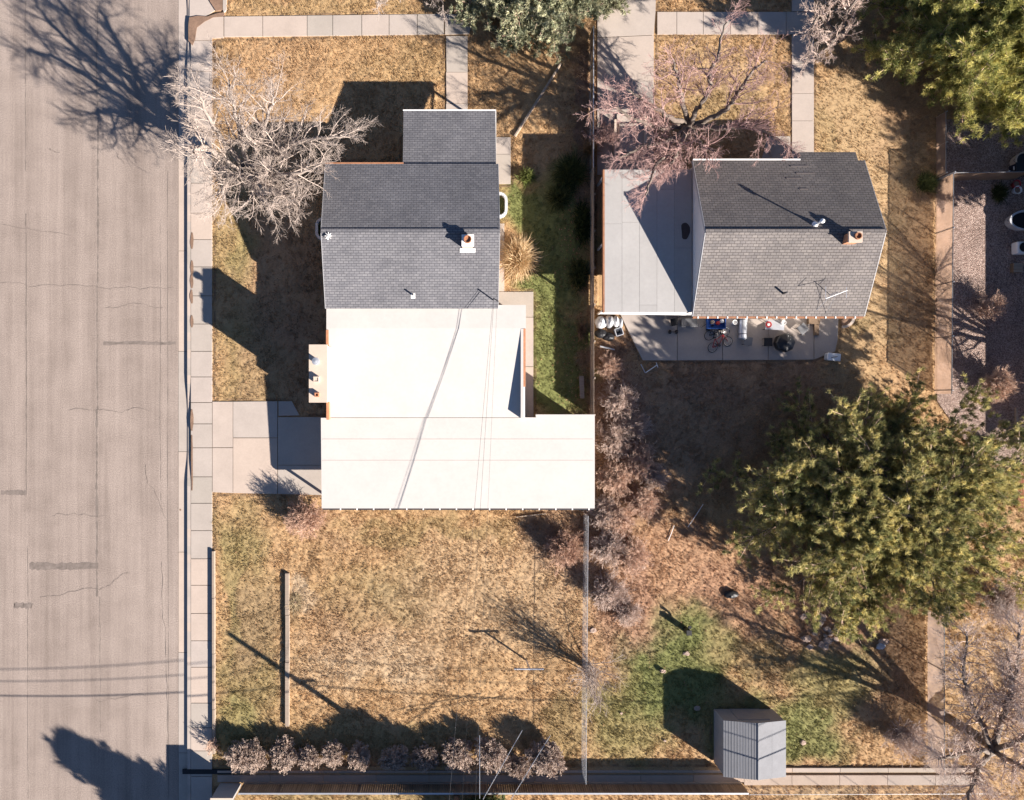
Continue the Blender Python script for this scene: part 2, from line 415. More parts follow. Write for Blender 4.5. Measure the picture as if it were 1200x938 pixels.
for y0, y1 in ((342, 372), (372, 430), (430, 492)):
    slab_px(walk, [(580, y0+0.3), (625, y0+0.3), (625, y1-0.3), (580, y1-0.3)], -0.1, 0.03)
HARD.append([(575, 342), (626, 342), (626, 500), (575, 500)])
# the right-hand lot: drive, walks
for p in ([(700, -60), (770, -60), (768, 14), (766, 41), (700, 44)], [(700, 45), (766, 42), (766, 95), (700, 95)], [(700, 95.6), (766, 95.6), (766, 205), (700, 205)]):
    slab_px(walk, p, -0.1, 0.03)
HARD.append([(699, -60), (770, -60), (767, 215), (699, 215)])
tx = [770, 793, 824, 856, 888, 921, 953.5]
for x0, x1 in zip(tx[:-1], tx[1:]):
    slab_px(walk, [(x0+0.3, 14.5), (x1-0.3, 14.5), (x1-0.3, 40.5), (x0+0.3, 40.5)], -0.1, 0.03)
HARD.append([(769, 14), (955, 14), (955, 41), (769, 41)])
for y0, y1 in ((-60, 14), (41, 75), (75, 110), (110, 142), (142, 190)):
    slab_px(walk, [(928, y0+0.3), (953.5, y0+0.3), (953.5, y1-0.3), (928, y1-0.3)], -0.1, 0.033)
HARD.append([(927, -60), (954, -60), (954, 190), (927, 190)])
slab_px(walk, [(900, 160), (926, 160), (926, 195), (890, 195)], -0.1, 0.03)
# driveway of the left house
for p in ([(249.2, 471), (272.8, 471), (272.8, 524.5), (249.2, 524.5)], [(249.2, 525.2), (272.8, 525.2), (272.8, 578), (249.2, 577)],
          [(273.4, 471), (325, 470.5), (325, 513), (273.4, 513)], [(273.4, 513.7), (325, 513.7), (325, 579), (273.4, 578)],
          [(325.8, 489), (402, 489), (402, 545), (325.8, 545)], [(325.8, 545.6), (402, 545.6), (402, 581), (325.8, 579)],
          [(326.5, 470.5), (342, 470.5), (351, 487), (326.5, 487.5)]):
    slab_px(walk, p, -0.1, 0.032)
HARD.append([(249, 470), (343, 470), (352, 488), (402, 488), (402, 581), (249, 578)])
tag(gut.build('gutter', M['concrete']), kind='structure')
tag(kerb.build('kerb', M['concrete']), kind='structure')
tag(walk.build('sidewalk', M['concrete']), kind='structure')
# soil in the broken corner and along the kerb
b = MB(); dz = 0.045
for i, pl in enumerate(([(222, 21), (232, 19), (243, 20), (255, 16), (263, 15), (263, 19), (250, 21), (240, 26), (231, 33), (229, 46), (226, 54), (221, 48), (221, 30)], [(244, -60), (261, -60), (261, 12), (253, 13), (246, 2)])):
    b.prism([G(*p) for p in pl], -0.1, 0.05 if i else 0.044)
for y0, y1 in ((273, 292), (306, 322), (322, 338), (340, 356), (370, 384), (480, 505), (510, 575)):
    P = wiggle((225.2, y0), (225.2, y1), 10, 0.15, int(y0)); w = 1.2+2.6*np.sin(np.linspace(0.1, 3.0, 10))*(1 if y0 < 500 else 0.3)
    for i in range(9):
        a, c = P[i], P[i+1]
        b.poly([(*G(a[0]-w[i]/2, a[1]), dz), (*G(c[0]-w[i+1]/2, c[1]), dz), (*G(c[0]+w[i+1]/2, c[1]), dz), (*G(a[0]+w[i]/2, a[1]), dz)])
b.poly([(*G(209.5, 599), -0.126), (*G(211.5, 599), -0.126), (*G(211.5, 597), -0.126), (*G(209.5, 597), -0.126)])
tag(b.build('soil_patch', M['dirt']), kind='structure')
# patio of the right house
pat = MB()
for p in ([(720, 355), (793, 355), (793, 422.5), (753, 422.5)], [(793.7, 355), (846, 355), (846, 422.2), (793.7, 422.5)], [(846.7, 355), (899.5, 355), (899.5, 422), (846.7, 422.2)],
          [(900.2, 355), (953, 355), (953, 421.6), (900.2, 422)], [(953.8, 372), (982, 372), (981, 398), (978, 412), (953.8, 421.5)], [(953.8, 355), (983, 355), (983, 371.5), (953.8, 371.5)]):
    slab_px(pat, p, -0.1, 0.06)
tag(pat.build('patio', M['patio']), kind='structure')
HARD.append([(719, 350), (984, 350), (984, 400), (979, 414), (953, 423), (752, 424)])
# gravel yard on the right, soil under thickets, ditch path at the bottom
b = MB(); slab_px(b, [(1098, 140), (1420, 140), (1420, 545), (1150, 545), (1098, 470)], -0.1, 0.02)
tag(b.build('gravel_yard', M['gravel']), kind='structure')
HARD.append([(1099, 138), (1420, 138), (1420, 545), (1150, 545), (1099, 470)])
b = MB()
for x0, x1 in zip(range(255, 870, 62), range(317, 932, 62)):
    slab_px(b, [(x0, 903), (x1-0.5, 903), (x1-0.5, 905.5), (x0, 905.5)], -0.2, 0.05)
    slab_px(b, [(x0, 908.5), (x1-0.5, 908.5), (x1-0.5, 916.5), (x0, 916.5)], -0.2, 0.03)
for x0, x1 in zip(range(872, 1100, 56), range(928, 1156, 56)):
    slab_px(b, [(x0, 899.5), (x1-0.5, 899.5), (x1-0.5, 904.5), (x0, 904.5)], -0.2, 0.10)
    slab_px(b, [(x0, 908.5), (x1-0.5, 908.5), (x1-0.5, 920), (x0, 920)], -0.2, 0.04)
tag(b.build('ditch_path', concrete_mat('old_concrete', (.38, .31, .26), .12)), kind='structure')
HARD.append([(250, 899), (1130, 899), (1130, 921), (250, 921)])
b = MB()
slab_px(b, [(214, 901.5), (275, 901.5), (275, 907), (214, 907)], -0.05, 0.045)
tag(b.build('ditch_cover', M['black']), kind='structure')

# house footprints (no grass)
HARD += [[(385, 190), (585, 190), (585, 372), (612, 372), (612, 488), (690, 488), (690, 588), (388, 588)], [(470, 160), (580, 160), (580, 200), (470, 200)],
         [(700, 210), (1000, 200), (1000, 360), (700, 360)], [(834, 830), (908, 830), (908, 896), (834, 896)]]

# ------------------------------------------------------------------ lawn
TAN = np.array([.39, .25, .13]); STRAW = np.array([.43, .315, .20]); OLIVE = np.array([.255, .195, .09]); GREEN = np.array([.165, .175, .062]); RUST = np.array([.36, .205, .13]); DIRT = np.array([.29, .18, .12]); GOLD = np.array([.385, .265, .145])
BLOBS = [  # px, py, rx, ry, colour, weight
 (292, 780, 45, 130, 'O', .8), (272, 850, 34, 40, 'G', .4), (265, 690, 12, 60, 'G', .3), (285, 620, 40, 40, 'O', .5), (275, 640, 30, 30, 'G', .2), (300, 730, 35, 60, 'D', .35),
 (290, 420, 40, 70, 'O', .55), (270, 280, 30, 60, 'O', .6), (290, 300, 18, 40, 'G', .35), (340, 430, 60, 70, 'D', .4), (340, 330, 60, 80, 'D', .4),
 (608, 238, 34, 34, 'G', 1.0), (650, 300, 45, 90, 'G', 1.0), (655, 420, 45, 80, 'G', 1.0), (615, 205, 25, 16, 'O', .8), (670, 215, 30, 40, 'G', .7),
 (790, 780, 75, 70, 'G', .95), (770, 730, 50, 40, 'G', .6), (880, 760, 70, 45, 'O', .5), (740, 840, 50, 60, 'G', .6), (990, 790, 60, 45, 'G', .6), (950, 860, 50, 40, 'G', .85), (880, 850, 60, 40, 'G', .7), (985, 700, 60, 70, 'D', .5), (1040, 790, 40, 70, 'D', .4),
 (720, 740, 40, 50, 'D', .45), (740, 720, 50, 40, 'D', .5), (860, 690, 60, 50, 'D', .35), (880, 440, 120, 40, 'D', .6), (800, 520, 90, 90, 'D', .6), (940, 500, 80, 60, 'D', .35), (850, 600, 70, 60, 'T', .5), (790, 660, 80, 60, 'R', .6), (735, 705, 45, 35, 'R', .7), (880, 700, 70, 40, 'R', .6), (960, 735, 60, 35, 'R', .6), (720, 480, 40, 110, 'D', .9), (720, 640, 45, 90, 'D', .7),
 (660, 640, 50, 45, 'D', .7), (655, 860, 35, 40, 'O', .6), (420, 700, 60, 35, 'O', .35), (470, 690, 40, 50, 'O', .35), (430, 780, 90, 40, 'S', .7), (400, 730, 60, 40, 'D', .2), (435, 815, 30, 30, 'T', .9), (560, 700, 120, 80, 'S', .35), (350, 700, 18, 30, 'S', 1.), (430, 870, 140, 25, 'O', .45),
 (1000, 260, 60, 220, 'Y', .9), (990, 130, 40, 50, 'Y', .6), (1070, 330, 30, 160, 'D', .25), (1070, 180, 24, 40, 'O', .4), (965, 160, 20, 20, 'O', .3), (840, 100, 70, 50, 'Y', .6), (850, 130, 60, 40, 'O', .35), (400, 10, 140, 18, 'O', .3), (480, 80, 60, 30, 'O', .25), (320, 80, 60, 60, 'D', .2), (620, 100, 60, 70, 'T', .4), (690, 150, 12, 120, 'D', .9), (1150, 800, 60, 110, 'Y', .4), (420, 938, 160, 14, 'O', .7), (970, 936, 80, 8, 'Y', .8), (1000, 385, 16, 20, 'O', .4), (1060, 150, 40, 60, 'D', .3), (500, 620, 120, 14, 'O', .45), (380, 610, 30, 30, 'D', .3),
]
CM = dict(O=OLIVE, G=GREEN, D=DIRT, T=TAN, S=STRAW, Y=GOLD, R=RUST)
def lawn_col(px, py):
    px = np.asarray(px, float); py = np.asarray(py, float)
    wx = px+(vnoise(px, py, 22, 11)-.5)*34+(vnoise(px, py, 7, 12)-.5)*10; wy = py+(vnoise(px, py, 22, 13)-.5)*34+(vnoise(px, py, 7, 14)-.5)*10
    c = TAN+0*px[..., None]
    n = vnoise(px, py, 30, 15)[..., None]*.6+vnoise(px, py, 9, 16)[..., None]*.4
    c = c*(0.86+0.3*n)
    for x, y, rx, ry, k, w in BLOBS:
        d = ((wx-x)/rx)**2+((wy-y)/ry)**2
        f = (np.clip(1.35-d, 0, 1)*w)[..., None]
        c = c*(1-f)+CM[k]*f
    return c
def hard_mask(px, py):
    m = np.zeros(np.shape(px), bool)
    for p in HARD: m |= inpoly(px, py, p)
    return m
res = 0.085
x0, y0 = G(222.5, 985); x1, y1 = G(1290, -45)
nx, ny = int((x1-x0)/res), int((y1-y0)/res)
gx, gy = np.meshgrid(np.linspace(x0, x1, nx), np.linspace(y0, y1, ny))
px, py = gx*S+CX, CY-gy*S
hm = hard_mask(px, py)
hz = (vnoise(gx*1.0, gy*1.0, 0.24, 1)-.5)*0.034+(vnoise(gx+.3*gy, gy-.3*gx, 0.17, 2)-.5)*0.04+(vnoise(gx, gy, 1.3, 3)-.5)*0.03
calm = np.clip(((px-1040)/60), 0, 1)*0.3
smooth_area = np.exp(-(((px-1000)/70)**4+((py-270)/230)**4))*0.65
hz = hz*(1-smooth_area)-0.02
hz[hm] = -0.06
cols = lawn_col(px, py)
ed = np.zeros(hm.shape, bool)
for k_ in (1, 2):
    for ax_ in (0, 1):
        ed |= np.roll(hm, k_, ax_) | np.roll(hm, -k_, ax_)
ew = (ed & ~hm)*np.clip(vnoise(px, py, 9, 31)*1.6-.35, 0, .8)
cols = (cols*(1-ew[..., None])+np.array([.15, .095, .06])*ew[..., None]).reshape(-1, 3)
idx = np.arange(nx*ny).reshape(ny, nx)
q = np.stack([idx[:-1, :-1], idx[:-1, 1:], idx[1:, 1:], idx[1:, :-1]], -1).reshape(-1, 4)
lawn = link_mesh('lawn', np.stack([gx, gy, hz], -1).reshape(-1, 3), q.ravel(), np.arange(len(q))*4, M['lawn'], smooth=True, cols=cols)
tag(lawn, kind='structure')
# grass tufts
def tufts(n, seed):
    r = np.random.RandomState(seed)
    px = r.uniform(249, 1240, n); py = r.uniform(-20, 960, n)
    keep = ~hard_mask(px, py)
    dens = 0.25+0.9*vnoise(px, py, 5.5, 21)**1.5+0.5*(vnoise(px, py, 40, 22)-.5)
    dens *= 1-0.6*np.exp(-(((px-1000)/70)**4+((py-270)/230)**4))
    keep &= r.rand(n) < dens
    px, py = px[keep], py[keep]; n = len(px)
    c = lawn_col(px, py)
    k = 4
    ang = r.uniform(0, 2*np.pi, (n, k)); h = r.uniform(.03, .085, (n, k))*(0.6+0.8*vnoise(px, py, 12, 23))[:, None]; lean = r.uniform(.3, 1.5, (n, k)); wd = r.uniform(.010, .022, (n, k))
    bx = (px-CX)/S; by = (CY-py)/S
    ox = bx[:, None]+r.normal(0, .03, (n, k)); oy = by[:, None]+r.normal(0, .03, (n, k))
    dx, dy = np.cos(ang), np.sin(ang)
    z0 = np.full((n, k), -0.03)
    P = np.stack([np.stack([ox-dy*wd, oy+dx*wd, z0], -1), np.stack([ox+dy*wd, oy-dx*wd, z0], -1), np.stack([ox+dx*h*lean, oy+dy*h*lean, h+0.0*h], -1)], 2)
    v = P.reshape(-1, 3)
    cc = np.repeat(c*(r.uniform(.85, 1.25, (n, 1))), k*3, axis=0)
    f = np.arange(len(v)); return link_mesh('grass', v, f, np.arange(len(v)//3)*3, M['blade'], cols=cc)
g = tufts(520000, 5)
tag(g, 'short dry grass tufts covering the lawns', 'grass', kind='stuff')

def litter(n, seed):
    r = np.random.RandomState(seed)
    px = np.concatenate([r.uniform(250, 1200, n//3), r.normal(705, 28, n//3), r.normal(680, 14, n//6), r.uniform(250, 680, n//6)])
    py = np.concatenate([r.uniform(0, 900, n//3), r.uniform(360, 760, n//3), r.uniform(50, 340, n//6), r.normal(896, 8, n//6)])
    k = ~hard_mask(px, py); px, py = px[k], py[k]; m = len(px)
    a = r.uniform(0, 6.28, m); L = r.uniform(.03, .07, m); x = (px-CX)/S; y = (CY-py)/S; z = r.uniform(.02, .06, m)
    u = np.stack([np.cos(a)*L, np.sin(a)*L, r.normal(0, .012, m)], 1); v = np.stack([-np.sin(a)*L*.6, np.cos(a)*L*.6, r.normal(0, .012, m)], 1); o = np.stack([x, y, z], 1)
    P = np.stack([o-u, o-v, o+u, o+v], 1).reshape(-1, 3)
    c = np.repeat(np.array([.26, .15, .085])*r.uniform(.5, 1.8, (m, 1)), 4, axis=0)
    return link_mesh('leaf_litter', P, np.arange(len(P)), np.arange(m)*4, M['blade'], cols=c)
tag(litter(9000, 8), 'brown fallen leaves scattered over the lawns and along the fences', 'leaves', kind='stuff')

# ------------------------------------------------------------------ plants
def tubes_arrays(polys, k):
    """list of (pts, rad) -> verts, quads; grouped by length"""
    V, F, base = [], [], 0
    by = {}
    for p, r_ in polys: by.setdefault(len(p), []).append((p, r_))
    for n, L in by.items():
        P = np.array([p for p, _ in L]); R = np.array([r_ for _, r_ in L]); m = len(L)
        t = np.empty_like(P); t[:, 1:-1] = P[:, 2:]-P[:, :-2]; t[:, 0] = P[:, 1]-P[:, 0]; t[:, -1] = P[:, -1]-P[:, -2]
        t = norm(t); ref = np.where(np.abs(t[..., 2:3]) < .9, np.array([0, 0, 1.]), np.array([1., 0, 0]))
        a = norm(np.cross(ref, t)); bb = np.cross(t, a)
        th = np.arange(k)*2*np.pi/k
        v = P[:, :, None]+R[:, :, None, None]*(np.cos(th)[:, None]*a[:, :, None]+np.sin(th)[:, None]*bb[:, :, None])
        V.append(v.reshape(-1, 3))
        I = base+np.arange(m*n*k).reshape(m, n, k); J = np.roll(I, -1, axis=2)
        F.append(np.stack([I[:, :-1], J[:, :-1], J[:, 1:], I[:, 1:]], -1).reshape(-1, 4)); base += m*n*k
    return np.concatenate(V), np.concatenate(F)
def tube_obj(name, polys, k, mat, parent):
    v, f = tubes_arrays(polys, k)
    return link_mesh(name, v, f.ravel(), np.arange(len(f))*4, mat, parent, smooth=True)
def perp(d, r):
    a = np.cross(d, r.normal(0, 1, 3)); return a/(np.linalg.norm(a)+1e-9)
def grow(out, r, p, d, L, rad, lvl, P):
    n = P['seg'][lvl]; pts = [p]; rr = [rad]
    for i in range(n):
        d = d+r.normal(0, P['wob'][lvl], 3); d[2] += P['up'][lvl]/n; d = d/np.linalg.norm(d)
        p = p+d*(L/n)
        if p[2] < 0.03: p[2] = 0.03; d[2] = abs(d[2])
        pts.append(p); rr.append(max(rad*(1-(i+1)/n*(1-P['tip'])), P['minr']))
    out[lvl].append((np.array(pts), np.array(rr)))
    if lvl+1 < len(P['seg']): kids(out, r, pts, rr, L, lvl, P)
def kids(out, r, pts, rr, L, lvl, P, nch=None, t0=None):
    pts = np.array(pts); n = len(pts)-1
    nc = nch if nch is not None else P['nch'][lvl]
    for c in range(nc):
        t = (t0 if t0 is not None else P['t0'][lvl]); t = t+(1-t)*((c+r.rand())/nc)
        x = min(t*n, n-1e-3); i = int(x); p = pts[i]+(pts[i+1]-pts[i])*(x-i)
        d = pts[i+1]-pts[i]; d = d/np.linalg.norm(d)
        a = r.uniform(*P['ang'][lvl]); d2 = d*math.cos(a)+perp(d, r)*math.sin(a)
        grow(out, r, p, d2, L*P['lr'][lvl]*r.uniform(.65, 1.2)*(1.15-.5*t), max(rr[i]*P['rr'][lvl], P['minr']), lvl+1, P)
def smooth_path(pts, n, r, jit):
    pts = np.array(pts); m = len(pts)
    t = np.linspace(0, m-1, n); out = []
    for x in t:
        i = min(int(x), m-2); f = x-i
        p0, p1, p2, p3 = pts[max(i-1, 0)], pts[i], pts[i+1], pts[min(i+2, m-1)]
        out.append(0.5*((2*p1)+(-p0+p2)*f+(2*p0-5*p1+4*p2-p3)*f*f+(-p0+3*p1-3*p2+p3)*f**3))
    out = np.array(out); out[1:] += r.normal(0, jit, (n-1, 3)); return out
PB = dict(seg=[8, 6, 5, 4, 3], wob=[.1, .2, .17, .16, .15], up=[.2, .15, .15, .15, .1], nch=[6, 9, 7, 8], t0=[.4, .15, .12, .1], ang=[(.5, 1.0), (.5, 1.1), (.45, 1.0), (.4, .9)], lr=[.6, .5, .5, .52], rr=[.6, .38, .46, .6], tip=.3, minr=.0062)
def limb_tree(name, label, cat, base, limbs, r0, mat_twig, seed, nbr=14, brL=2.2, P=PB, fork=None, group=None, bark='bark', t0=.3):
    """limbs: lists of image points (px,py,z) that each limb runs through"""
    r = np.random.RandomState(seed); B = W(*base)
    t = thing(name, label, cat, B, group)
    fz = fork[2]; F = W(*fork)
    trunk = smooth_path([B-[0, 0, .1], (B+F)/2+r.normal(0, .05, 3), F], 8, r, .02)
    tr = np.linspace(r0*1.25, r0*.85, 8); tr[0] *= 1.25
    tube_obj('trunk', [(trunk, tr)], 9, M[bark], t)
    out = {i: [] for i in range(6)}
    for L in limbs:
        pts = [F-[0, 0, .05]]+[W(*p) for p in L]
        path = smooth_path(pts, 5*len(pts), r, .05); n = len(path)
        rad = r0*.66*np.linspace(1, .16, n)**.75
        tube_obj('limb', [(path, rad)], 7, M[bark], t)
        ln = np.linalg.norm(np.diff(path, axis=0), axis=1).sum()
        kids(out, r, path, rad, brL/P['lr'][1], 1, P, nch=int(nbr*ln/5), t0=t0)
    tube_obj('branches', out[2], 5, M[mat_twig], t)
    tube_obj('twigs', out[3], 3, M[mat_twig], t)
    if out[4]: 
        v = tube_obj('fine_twigs', out[4], 3, M[mat_twig], t)
    return t
def shrub(name, label, cat, base, height, spread, stems, mat, seed, P, group=None, lean=None, rad=.03, clip=None):
    r = np.random.RandomState(seed); B = W(*base); t = thing(name, label, cat, B, group)
    out = {i: [] for i in range(6)}
    for s in range(stems):
        a = r.uniform(0, 6.283); q = abs(r.normal(0, 1)) if lean is None else r.uniform(*lean)
        d = np.array([math.cos(a)*spread*q, math.sin(a)*spread*q, 1.0]); d /= np.linalg.norm(d)
        p = B+np.array([r.normal(0, .12), r.normal(0, .12), -.03])
        grow(out, r, p, d, height*r.uniform(.7, 1.1), rad*r.uniform(.6, 1.2), 1, P)
    if clip:
        cc_ = B+np.array([0, 0, clip[2]]); rr_ = np.array([clip[0], clip[0], clip[1]])
        for l_ in out:
            for i_, (p_, q_) in enumerate(out[l_]):
                d_ = (p_-cc_)/rr_; n_ = np.linalg.norm(d_, axis=1, keepdims=True)
                lim = 1+.10*np.sin(p_[:, :1]*5+1)*np.sin(p_[:, 1:2]*4)+r.normal(0, .05)
                out[l_][i_] = (np.where(n_ > lim, cc_+d_/np.maximum(n_, 1e-6)*lim*rr_, p_), q_)
    tube_obj('stems', out[1], 4, M[mat], t)
    rest = [tube_obj('twigs', out[l], 3, M[mat], t) for l in (2,) if out[l]]
    if out[3]: tube_obj('fine_twigs', out[3], 3, M[mat], t)
    return t
def copy_thing(src, loc, rz=0, sc=1, label=None, szz=None):
    c = src.copy(); C.objects.link(c); c.location = tuple(float(v) for v in loc); c.rotation_euler = (0, 0, rz); c.scale = (sc, sc, szz or sc)
    if label: c['label'] = label
    for ch in src.children:
        d = ch.copy(); C.objects.link(d); d.parent = c
        for gch in ch.children:
            e = gch.copy(); C.objects.link(e); e.parent = d
    return c
def clump_mesh(name, pos, dirs, n, length, width, cols, seed, mat, parent, spread=1.0):
    r = np.random.RandomState(seed); Cn = len(pos)
    d = norm(dirs[:, None]+r.normal(0, spread, (Cn, n, 3)))
    L = length*r.uniform(.6, 1.15, (Cn, n, 1))
    s = norm(np.cross(d, r.normal(0, 1, (Cn, n, 3))))*width
    o = pos[:, None]+r.normal(0, length*.18, (Cn, n, 3))
    v = np.stack([o-s, o+s, o+d*L], 2).reshape(-1, 3)
    cc = np.repeat(cols[:, None]*r.uniform(.75, 1.25, (Cn, n, 1)), 3, axis=1).reshape(-1, 3)
    return link_mesh(name, v, np.arange(len(v)), np.arange(len(v)//3)*3, mat, parent, cols=cc)
def conifer(name, label, base, height, radius, seed, nlimb=46, per=9, ccol=((.10, .115, .03), (.155, .15, .04)), nl=22, length=.36, width=.014, shape='round', squash=(1, 1), group=None, zmin=.18, bare=0.0, cat='tree', lean=(0, 0), rise=.16, rvar=(.8, 1.07), nu=3):
    r = np.random.RandomState(seed); B = W(*base); t = thing(name, label, cat, B, group)
    tip = B+np.array([lean[0], lean[1], height])
    tp = smooth_path([B-[0, 0, .1], B*.5+tip*.5+np.array([.2, .1, 0]), tip], 10, r, .06)
    tube_obj('trunk', [(tp, np.linspace(.022*height+.12, .03, 10))], 8, M['bark'], t)
    limbs, subs, pos, dirs, hh = [], [], [], [], []
    for i in range(nlimb):
        f = zmin+(1-zmin)*((i+r.rand())/nlimb)
        if shape == 'cone': R = radius*(1.02-f)**.8
        else: R = radius*(math.sqrt(max(0, 1-((f-.42)/.62)**2)))
        R *= r.uniform(*rvar)
        a = i*2.39996+r.uniform(-.5, .5)
        x = f*9; j = min(int(x), 8); p = tp[j]+(tp[j+1]-tp[j])*(x-j)
        up = rise*(.3+f)
        d = np.array([math.cos(a)*squash[0], math.sin(a)*squash[1], up])
        L = [p]
        for s in range(7):
            d = d+r.normal(0, .13, 3); L.append(L[-1]+d*R/7)
        L = np.array(L); L[:, 2] = np.minimum(L[:, 2], height*(.62+.42*f)); limbs.append((L, np.linspace(.05+.012*R, .012, 8)))
        for s in range(int(per*max(R, 1)/3)+2):
            q = r.uniform(.22 if f < .75 else .0, 1)**.75; x = q*7-1e-3; j = int(x); p2 = L[j]+(L[j+1]-L[j])*(x-j)
            dd = norm(L[min(j+1, 7)]-L[j]); sd = dd*.7+r.normal(0, .6, 3); sd[2] = abs(sd[2])*.5+.05; sd = norm(sd)
            ln = r.uniform(.5, 1.5)*(.5+.12*R); e = p2+sd*ln
            subs.append((np.array([p2, (p2+e)/2+r.normal(0, .05, 3), e]), np.array([.022, .016, .01])))
            if r.rand() < bare: continue
            for u in np.linspace(.4, 1.0, nu):
                pos.append(p2+sd*ln*u+r.normal(0, .1, 3)); v = sd*.6+np.array([0, 0, .6]); dirs.append(v)
    pos = np.array(pos); dirs = np.array(dirs)
    w = r.rand(len(pos), 1)**1.3; cols = np.array(ccol[0])*(1-w)+np.array(ccol[1])*w
    cols *= (.75+.5*vnoise(pos[:, 0], pos[:, 1], 1.1, seed)[:, None])
    tube_obj('limbs', limbs, 5, M['bark'], t); tube_obj('branches', subs, 3, M['twig_brown'], t)
    clump_mesh('crown', pos, dirs, nl, length, width, cols, seed+1, M['needle'], t, .75)
    return t

# ------------------------------------------------------------------ the left house
hl = thing('house', 'grey shingled gable house with white flat roofed rear and garage on the corner lot', 'house', W(480, 330))
ax0, ax1 = -7.95, 2.87; ay0, ay1, ayr = 5.80, 14.87, 10.30; ze, zg = 2.9, 4.36
def gable_slab(mb, x0, x1, y0, yr, y1, ze0, zr_, ze1, th=.14):
    mb.hexa([(x0, y0, ze0-th), (x1, y0, ze0-th), (x1, yr, zr_-th), (x0, yr, zr_-th), (x0, y0, ze0), (x1, y0, ze0), (x1, yr, zr_), (x0, yr, zr_)])
    mb.hexa([(x0, yr, zr_-th), (x1, yr, zr_-th), (x1, y1, ze1-th), (x0, y1, ze1-th), (x0, yr, zr_), (x1, yr, zr_), (x1, y1, ze1), (x0, y1, ze1)])
# walls: body with gable ends
wl = MB()
ix0, ix1, iy0, iy1 = ax0+.35, ax1-.35, ay0+.3, ay1-.4
zi = ze+(zg-ze)*(.35/(ayr-ay0))-.16
wl.prism([(ix0, iy0), (ix1, iy0), (ix1, iy1), (ix0, iy1)], -.1, zi-.02)
for x in (ix0, ix1):
    s = .12 if x == ix0 else -.12
    b = len(wl.v); wl.v += [(x, iy0, zi-.02), (x, iy1, zi-.02), (x, ayr, zg-.16), (x+s, iy0, zi-.02), (x+s, iy1, zi-.02), (x+s, ayr, zg-.16)]
    wl.f += [[b, b+1, b+2], [b+3, b+5, b+4], [b, b+2, b+5, b+3], [b+2, b+1, b+4, b+5]]
rear = [W(388, 362, 2.7), W(605, 362, 2.7), W(605, 490, 2.3), W(388, 490, 2.3)]
wl.prism([(rear[0][0], 5.98), (rear[1][0], 5.98), (rear[1][0], -1.0), (rear[0][0], -1.0)], -.1, 1.9)
gx0, gx1 = W(384, 490, 2.2)[0], W(690, 490, 2.2)[0]; gy0, gy1 = G(0, 548)[1], W(0, 494, 2.25)[1]
wl.box(gx0, gx1, gy0, gy1, -.1, 1.88)
wl.build('wall', M['stucco'], hl)
b = MB(); gable_slab(b, ax0, ax1, ay0, ayr, ay1, ze, zg, ze); b.build('roof', M['shingle_left'], hl)
b = MB(); b.box(ax0-.02, ax1+.02, ayr-.13, ayr+.13, zg-.05, zg+.012); b.build('ridge_cap', M['shingle_left'], hl)
# white rake and fascia boards
for x in (ax0-.03, ax1+.002):
    b = MB()
    b.hexa([(x, ay0, ze-.22), (x+.028, ay0, ze-.22), (x+.028, ayr, zg-.22), (x, ayr, zg-.22), (x, ay0, ze+.01), (x+.028, ay0, ze+.01), (x+.028, ayr, zg+.01), (x, ayr, zg+.01)])
    b.hexa([(x, ayr, zg-.22), (x+.028, ayr, zg-.22), (x+.028, ay1, ze-.22), (x, ay1, ze-.22), (x, ayr, zg+.01), (x+.028, ayr, zg+.01), (x+.028, ay1, ze+.01), (x, ay1, ze+.01)])
    b.build('rake_board', simple('grey_trim', (.36, .355, .36), .6, .05, 3), hl)
b = MB(); b.box(ax0, W(473, 0, 2.8)[0], ay1+.003, ay1+.09, ze-.2, ze+.02); b.build('gutter', M['rust'], hl)
# porch roof and its posts
pz0, pz1 = 2.2, 2.82
pxl, pxr = W(472.5, 0, 2.5)[0], W(581, 0, 2.5)[0]; pyt = W(0, 130, pz0)[1]
b = MB(); b.hexa([(pxl, ay1-.05, pz1-.12), (pxr, ay1-.05, pz1-.12), (pxr, pyt, pz0-.12), (pxl, pyt, pz0-.12), (pxl, ay1-.05, pz1), (pxr, ay1-.05, pz1), (pxr, pyt, pz0), (pxl, pyt, pz0)])
b.build('porch_roof', M['shingle_left'], hl)
b = MB(); b.box(pxl-.03, pxr+.03, pyt+.002, pyt+.07, pz0-.16, pz0+.015); b.box(pxr+.003, pxr+.04, ay1, pyt, pz0-.1, pz0+.01); b.build('porch_fascia', M['white'], hl)
for x in (pxl+.25, pxl+3.0, pxr-.2):
    b = MB(); b.box(x-.06, x+.06, pyt-.4, pyt-.28, 0, pz0-.1); b.build('porch_post', M['white'], hl)
b = MB(); b.box(pxl+.1, pxr-.1, ay1-.3, pyt-.2, -.1, .32); b.build('porch_floor', M['patio'], hl)
b = MB()
for k in range(3): b.tube([(pxl+3.0, pyt-.3, .5+.25*k), (pxr-.2, pyt-.3, .5+.25*k)], .02)
b.build('porch_railing', M['white'], hl)
